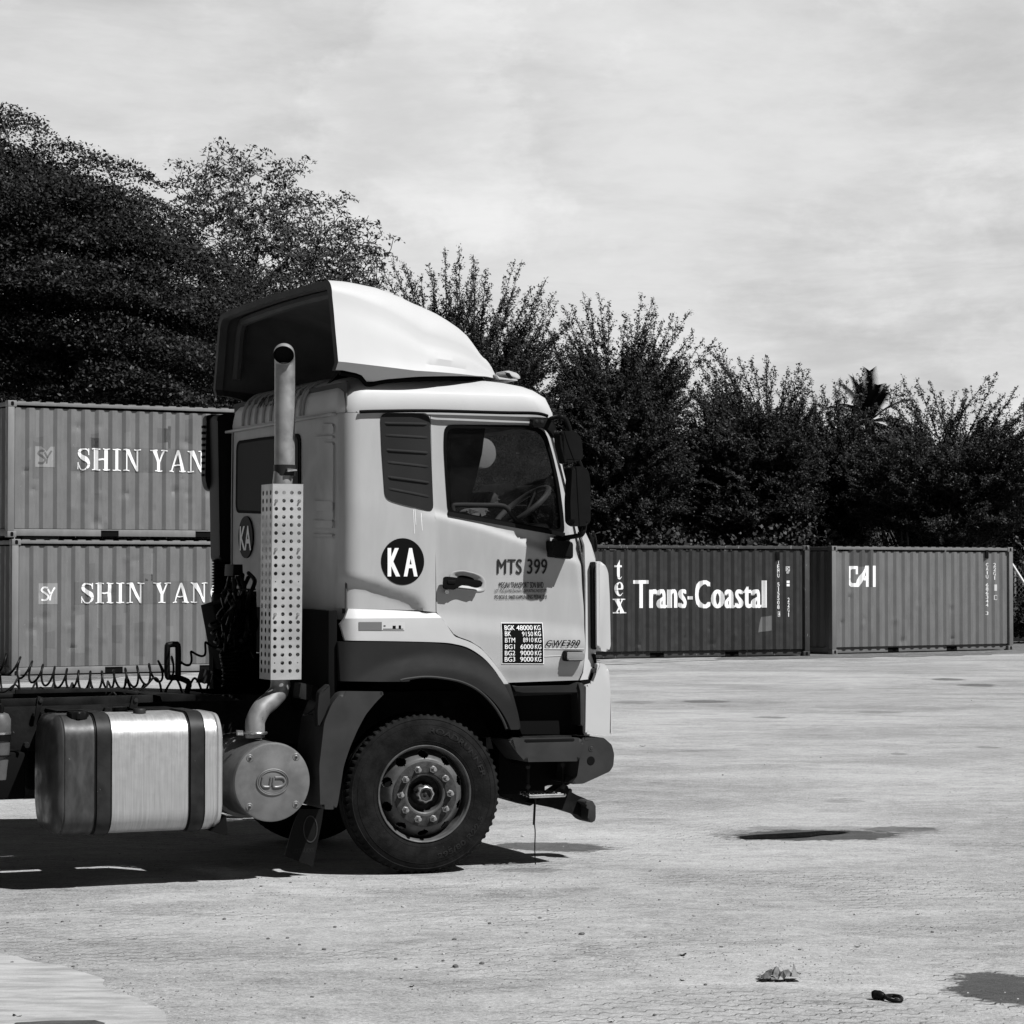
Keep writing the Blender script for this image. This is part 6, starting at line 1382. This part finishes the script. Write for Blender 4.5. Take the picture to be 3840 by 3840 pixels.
# --- mirrors on their tube frame
MY = -.24
mb = empty('mirror_assembly', (0, 0, 0), 0, truck)
def mpt(x, y, l=MY): return tuple(S3('I', x, y, l))
tube('mirror_arm', [mpt(1255, 215, .0), mpt(1300, 190, -.08), mpt(1375, 172, MY), mpt(1430, 195, MY), mpt(1465, 260, MY), mpt(1490, 350, MY), mpt(1540, 560, MY), mpt(1595, 690, MY), mpt(1635, 900, MY), mpt(1640, 1200, MY), mpt(1632, 1320, MY), mpt(1610, 1385, MY), mpt(1560, 1405, -.2), mpt(1440, 1425, -.06), mpt(1345, 1440, -.0)], .016, BLACK, mb, 12)
prism('mirror_mount', fillet(SL('I', [(1340, 1408), (1470, 1405), (1480, 1440), (1455, 1465), (1335, 1470)], -.02), .01), -.045, .02, BLACK, mb, .008)
prism('arm_cover', fillet(SL('I', [(1266, 1458), (1450, 1460), (1470, 1490), (1470, 1625), (1455, 1648), (1270, 1625)], -.03), .01), -.10, .02, BLACK, mb, .015)
prism('upper_mount', fillet(SL('I', [(1090, 188), (1200, 190), (1265, 195), (1300, 250), (1340, 330), (1345, 380), (1310, 400), (1270, 330), (1215, 285), (1080, 285)], -.01), .015), -.035, .025, BLACK, mb, .01)
for x, y in ((1138, 220), (1194, 227), (1330, 335)): p = S('I', x, y, -.035); lathe('screw', [(0, -.006), (.007, -.004), (.011, -.003), (.013, 0)], DARKP, mb, 14, (p[0], -.035, p[1]))
m1 = prism('mirror', fillet(SL('I', [(1345, 350), (1375, 320), (1500, 325), (1545, 360), (1578, 430), (1590, 600), (1570, 625), (1420, 662), (1400, 640), (1360, 480)], MY), .02, 5), MY - .045, MY + .05, BLACK, mb, .03, 4)
tube('housing_seam', [mpt(1425, 325, MY - .046), mpt(1465, 450, MY - .047), mpt(1530, 630, MY - .046)], .003, VOID, m1, 6)
m2 = prism('mirror', fillet(SL('I', [(1476, 690), (1590, 688), (1645, 730), (1665, 840), (1668, 1250), (1640, 1300), (1520, 1312), (1465, 1270), (1458, 1050), (1470, 850)], MY), .025, 5), MY - .045, MY + .05, BLACK, mb, .03, 4)
tube('housing_seam', [mpt(1550, 700, MY - .046), mpt(1560, 900, MY - .047), mpt(1582, 1295, MY - .046)], .003, VOID, m2, 6)
# far side mirror
fm = empty('mirror_assembly', (0, 0, 0), 0, truck)
prism('mirror', fillet(SL('I', [(1476, 690), (1590, 688), (1645, 730), (1668, 1250), (1520, 1312), (1458, 1050)], MY), .025, 4), TW + .14, TW + .34, BLACK, fm, .03, 3)
tube('mirror_arm', [(.98, TW, 2.9), (1.1, TW + .24, 2.95), (1.18, TW + .24, 2.6), (1.2, TW + .24, 2.1), (1.1, TW + .05, 2.0)], .016, BLACK, fm, 10)
# grab bar seen across the window
tube('grab_handle', [tuple(S3('I', x, y, .06)) for x, y in [(275, 1160), (268, 1105), (310, 1085), (560, 1088), (760, 1092), (830, 1120), (880, 1180), (930, 1250), (990, 1290)]], .017, DARKP, door, 12)

# --- cabin interior
wc = S3('I', 985, 1110, .62); tiltm = Matrix.Translation(wc) @ Matrix.Rotation(math.radians(-38), 4, 'Y')
bm = bmesh.new(); add_tube(bm, [(.225 * math.cos(a), .225 * math.sin(a), 0) for a in [2 * PI * k / 48 for k in range(48)]], .019, 10, True); bmesh.ops.transform(bm, matrix=tiltm, verts=bm.verts[:]); sw = finish(bm, 'steering_wheel', mat('wheel_rim', .10, .45), truck)
bm = bmesh.new()
for a in (.5, 2.6, 4.7): add_tube(bm, [(0, 0, -.05), (.22 * math.cos(a), .22 * math.sin(a), 0)], .016, 8)
add_tube(bm, [(0, 0, -.04), (0, 0, -.5)], .035, 10); bmesh.ops.transform(bm, matrix=tiltm, verts=bm.verts[:]); finish(bm, 'spokes', BLACK, sw)
prism('dashboard', [(.55, 1.75), (1.08, 1.75), (1.06, 2.22), (.95, 2.30), (.72, 2.27), (.62, 2.12)], .10, TW - .1, DARKP, truck, .03)
prism('seat_cushion', fillet([(-.25, 1.95), (.35, 1.93), (.38, 2.05), (-.2, 2.10)], .04), .35, .85, CLOTH, truck, .05); prism('seat_back', fillet([(-.28, 2.05), (-.10, 2.05), (-.18, 2.85), (-.38, 2.85)], .06), .36, .84, CLOTH, truck, .05)
prism('seat_cushion', fillet([(-.25, 1.95), (.35, 1.93), (.38, 2.05), (-.2, 2.10)], .04), 1.65, 2.15, CLOTH, truck, .05); prism('seat_back', fillet([(-.28, 2.05), (-.10, 2.05), (-.18, 2.78), (-.38, 2.78)], .06), 1.66, 2.14, CLOTH, truck, .05)
prism('armrest', fillet(SL('I', [(360, 1160), (430, 1120), (560, 1118), (620, 1130), (600, 1180), (520, 1215)], .30), .02), .24, .36, CLOTHL, truck, .03, 3)
prism('folded_cloth', fillet(SL('I', [(520, 1060), (580, 950), (640, 960), (700, 1010), (705, 1060), (640, 1090)], .9), .015), .8, 1.1, mat('grey_cloth', .12, .95, var=.6, scale=14, bump=.8, bscale=20), truck, .03)
for pts in ([(640, 1090), (640, 940), (690, 870), (820, 868), (880, 920), (905, 1090)], [(905, 1090), (920, 950), (1010, 885), (1130, 880), (1210, 940), (1225, 1090)]):
    prism('luggage', fillet(SL('I', pts, 1.9), .03), 1.75, 2.1, BLACK, truck, .02)
p_ = S('I', 590, 550, 2.2); ph_ = prism('round_mirror', [(p_[0] + .105 * math.cos(a), p_[1] + .115 * math.sin(a)) for a in [2 * PI * k / 32 for k in range(32)]], 2.2, 2.23, mat('pale_plate', .5, .5), truck, .01)
prism('curtain', SL('I', [(225, 270), (600, 290), (560, 560), (480, 900), (430, 1060), (235, 1090)], .22), .2, .26, VOID, truck, .01)

# ------------------------------------------------------------------ stones, litter and grit on the paving
ROCK = mat('stone', .12, .9, var=.5, scale=60, bump=.5, bscale=90); ROCKL = mat('pale_stone', .38, .9, var=.3, scale=60)
def rock_mesh(seed):
    r = random.Random(seed); bm = bmesh.new(); bmesh.ops.create_icosphere(bm, subdivisions=2, radius=.5)
    for v in bm.verts: v.co *= 1 + r.uniform(-.16, .16); v.co.z *= .62
    for v in bm.verts:
        if v.co.z < -.18: v.co.z = -.18
    return bm
protos = []
for k, mm in enumerate((ROCK, ROCK, ROCKL)):
    o = finish(rock_mesh(k + 3), 'stone', mm, angle=20); protos.append(o)
stones = [('X', 1236, 568, 13, 0), ('X', 1738, 633, 17, 1), ('X', 1838, 621, 15, 0), ('X', 1277, 483, 11, 0), ('X', 855, 453, 9, 1), ('X', 1022, 528, 9, 0), ('X', 1097, 525, 9, 1), ('X', 995, 328, 8, 1), ('X', 297, 400, 7, 0), ('X', 46, 619, 10, 0), ('X', 383, 479, 8, 0),
 ('X', 1690, 586, 9, 2), ('X', 1690, 611, 10, 0), ('X', 1510, 605, 10, 0), ('X', 827, 438, 8, 2), ('X', 1538, 405, 11, 2), ('X', 555, 779, 11, 2), ('X', 1108, 314, 7, 0), ('X', 237, 462, 9, 0), ('X', 1733, 530, 10, 0), ('X', 1868, 470, 10, 1), ('X', 278, 634, 8, 0), ('X', 153, 600, 6, 0), ('X', 865, 508, 6, 2),
 ('X', 1142, 551, 9, 1), ('X', 952, 489, 7, 2), ('X', 1450, 640, 8, 2), ('X', 1590, 637, 7, 0), ('X', 1330, 620, 6, 2), ('X', 1190, 750, 9, 1), ('X', 1175, 776, 8, 2), ('X', 840, 742, 7, 2), ('X', 1240, 700, 6, 0), ('X', 215, 470, 6, 0), ('X', 30, 467, 7, 0), ('X', 516, 648, 5, 2), ('X', 700, 470, 6, 1),
 ('Y', 280, 996, 14, 0), ('Y', 158, 908, 9, 2), ('Y', 125, 938, 8, 0), ('Y', 768, 1007, 9, 2), ('Y', 518, 1009, 8, 1), ('Y', 802, 1045, 9, 0), ('Y', 1095, 1056, 8, 0), ('Y', 553, 1300, 11, 0), ('Y', 435, 1308, 8, 1), ('Y', 1248, 1284, 8, 0), ('Y', 742, 1187, 10, 0), ('Y', 570, 870, 7, 0), ('Y', 790, 888, 6, 0), ('Y', 1226, 890, 7, 2),
 ('Y', 1300, 925, 8, 2), ('Y', 1590, 990, 9, 0), ('Y', 1680, 985, 7, 2), ('Y', 965, 365, 6, 2), ('Y', 807, 404, 5, 0), ('Y', 1173, 338, 5, 0), ('Y', 1035, 160, 5, 2), ('Y', 1737, 126, 5, 2), ('Y', 573, 726, 6, 0), ('Y', 1680, 688, 6, 0), ('Y', 720, 400, 5, 2), ('Y', 60, 945, 8, 2), ('Y', 700, 980, 6, 2), ('Y', 1675, 1120, 7, 2), ('Y', 1050, 505, 4, 2), ('Y', 60, 632, 10, 2)]
rs = random.Random(4); used = set()
for c_, x, y, w, k in stones:
    p = on_ground(c_, x, y + w * .3); sz = w * SURV[c_][2] * p.y / FP * 1.5
    o = protos[k] if k not in used else protos[k].copy()
    if k in used: COL.objects.link(o)
    used.add(k); o.location = (p.x, p.y, sz * .15); o.scale = (sz * rs.uniform(.8, 1.2), sz * rs.uniform(.8, 1.2), sz * rs.uniform(.7, 1.1)); o.rotation_euler = (0, 0, rs.uniform(0, 6))
    tag(o, 'small pale stone lying on the paving' if k == 2 else 'small dark stone lying on the paving', 'stone', 'small pale stones scattered on the paving' if k == 2 else 'small dark stones scattered on the paving')
def grit(name, n, m, label, seed, smin, smax):
    r = np.random.default_rng(seed); P_ = []
    while len(P_) < n:
        y = r.uniform(9.8, 30) if r.uniform() < .35 else r.uniform(9.8, 16.5); x = r.uniform(-.22, .22) * y; k = math.sin(x * 1.7 + y) + math.sin(y * 2.1 - x * .8) + math.sin(x * 4.3 + 2)
        if r.uniform(-2.2, 2.4) < k: P_.append((x, y, 0))
    P_ = np.array(P_); s = smin + (smax - smin) * r.uniform(0, 1, n) ** 3; V = np.array([(1, 0, 0), (-.5, .87, 0), (-.5, -.87, 0), (.1, .1, .75)]); a = r.uniform(0, 6.28, n)
    R_m = np.stack([np.stack([np.cos(a), -np.sin(a), 0 * a], 1), np.stack([np.sin(a), np.cos(a), 0 * a], 1), np.stack([0 * a, 0 * a, 1 + 0 * a], 1)], 1)
    VV = (np.einsum('nij,kj->nki', R_m, V) * s[:, None, None] + P_[:, None, :]).reshape(-1, 3); F = (np.arange(n)[:, None, None] * 4 + np.array([[0, 1, 3], [1, 2, 3], [2, 0, 3]])[None]).reshape(-1)
    me = bpy.data.meshes.new(name); me.vertices.add(len(VV)); me.vertices.foreach_set('co', VV.ravel()); me.loops.add(len(F)); me.loops.foreach_set('vertex_index', F.astype(np.int32)); me.polygons.add(n * 3); me.polygons.foreach_set('loop_start', np.arange(0, n * 9, 3, dtype=np.int32)); me.update(calc_edges=True); me.materials.append(m)
    o = bpy.data.objects.new(name, me); COL.objects.link(o); tag(o, label, 'gravel', kind='stuff')
grit('grit', 3000, mat('pale_grit', .36, .9), 'pale grit strewn over the paving', 5, .002, .008); grit('grit', 7000, ROCK, 'dark grit strewn over the paving', 6, .002, .009)
# dead leaves
LEAFM = mat('dead_leaf', .03, .7, var=.4, scale=40)
leaves_ = [('X', 66, 828, 44), ('X', 268, 533, 18), ('X', 513, 531, 22), ('X', 595, 606, 14), ('X', 1568, 713, 26), ('X', 1160, 832, 20), ('X', 848, 798, 18), ('X', 1530, 682, 16), ('Y', 180, 1102, 20), ('Y', 657, 1173, 26), ('Y', 390, 1328, 28), ('Y', 655, 1080, 40), ('Y', 1310, 1048, 24), ('Y', 1535, 927, 18), ('Y', 508, 299, 22), ('Y', 75, 995, 18), ('Y', 1588, 975, 16), ('Y', 700, 932, 16), ('Y', 535, 764, 16)]
lf0 = None
for c_, x, y, w in leaves_:
    p = on_ground(c_, x, y); sz = w * SURV[c_][2] * p.y / FP
    if lf0 is None:
        bm = bmesh.new(); G = [[bm.verts.new((a * .5, b * .5 * (1 - a * a) ** .8 + .0, .10 * (b * b) + .16 * a * a + .03 * math.sin(a * 7 + b * 3) + .06)) for b in (-.5, -.25, 0, .25, .5)] for a in [-1 + 2 * i / 10 for i in range(11)]]
        for A, B in zip(G, G[1:]):
            for k in range(4): bm.faces.new((A[k], A[k + 1], B[k + 1], B[k]))
        bmesh.ops.solidify(bm, geom=bm.faces[:], thickness=.02); lf0 = finish(bm, 'dead_leaf', LEAFM); o = lf0
    else: o = lf0.copy(); COL.objects.link(o)
    o.location = (p.x, p.y, 0); o.scale = (sz, sz * 1.2, sz); o.rotation_euler = (0, 0, rs.uniform(-.6, .6)); tag(o, 'dark curled dead leaf lying on the paving', 'dead leaf', 'dead leaves on the paving')
# crumpled wrapper
p = on_ground('Y', 1020, 1172); bm = bmesh.new(); r = random.Random(12); n1_, n2_ = 16, 9; sz = 150 * SURV['Y'][2] * p.y / FP
G = []
for i in range(n1_):
    row = []
    for j in range(n2_):
        u, v = i / (n1_ - 1), j / (n2_ - 1); e = min(u, 1 - u, v, 1 - v); hump = .5 + .5 * math.sin(u * 9 + 1) * math.cos(v * 5)
        row.append(bm.verts.new(((u - .5) * sz + r.uniform(-.012, .012), (v - .5) * sz * .55 + r.uniform(-.012, .012), .004 + (.012 + .075 * (hump * (.4 + .9 * u) * min(1, e * 6 + .25))) * r.uniform(.35, 1))))
    G.append(row)
for A, B in zip(G, G[1:]):
    for k in range(n2_ - 1):
        if r.random() > .04: bm.faces.new((A[k], A[k + 1], B[k + 1], B[k]))
bmesh.ops.triangulate(bm, faces=bm.faces[:]); bmesh.ops.solidify(bm, geom=bm.faces[:], thickness=.0015)
o = finish(bm, 'crumpled_wrapper', mat('crumpled_wrapper', .16, .5, var=.6, scale=14, speck=(.62, .5, 10)), smooth=False, loc=(p.x, p.y, 0)); tag(o, 'crumpled pale wrapper lying on the paving in front of the puddle', 'wrapper')
# broken strap
p = on_ground('Y', 1420, 1246); sz = 110 * SURV['Y'][2] * p.y / FP; st_ = empty('broken_strap', (p.x, p.y, 0)); tag(st_, 'black broken strap with a stubby handle, lying near the dark wet patch', 'strap')
bm = bmesh.new(); add_tube(bm, cat_rom([(-sz * .48, .02, .022), (-sz * .3, .01, .024), (-sz * .1, -.01, .02)], 5), [.016, .018, .02, .022, .021, .02, .021, .02, .018, .016, .012], 10); finish(bm, 'handle', BLACK, st_)
bm = bmesh.new(); add_tube(bm, cat_rom([(-sz * .1, -.01, .02), (sz * .05, .05, .012), (sz * .3, .07, .01), (sz * .48, .02, .012), (sz * .42, -.06, .01), (sz * .2, -.07, .01), (0, -.04, .012), (-sz * .1, -.01, .02)], 6), .009, 7); finish(bm, 'loop', BLACK, st_)
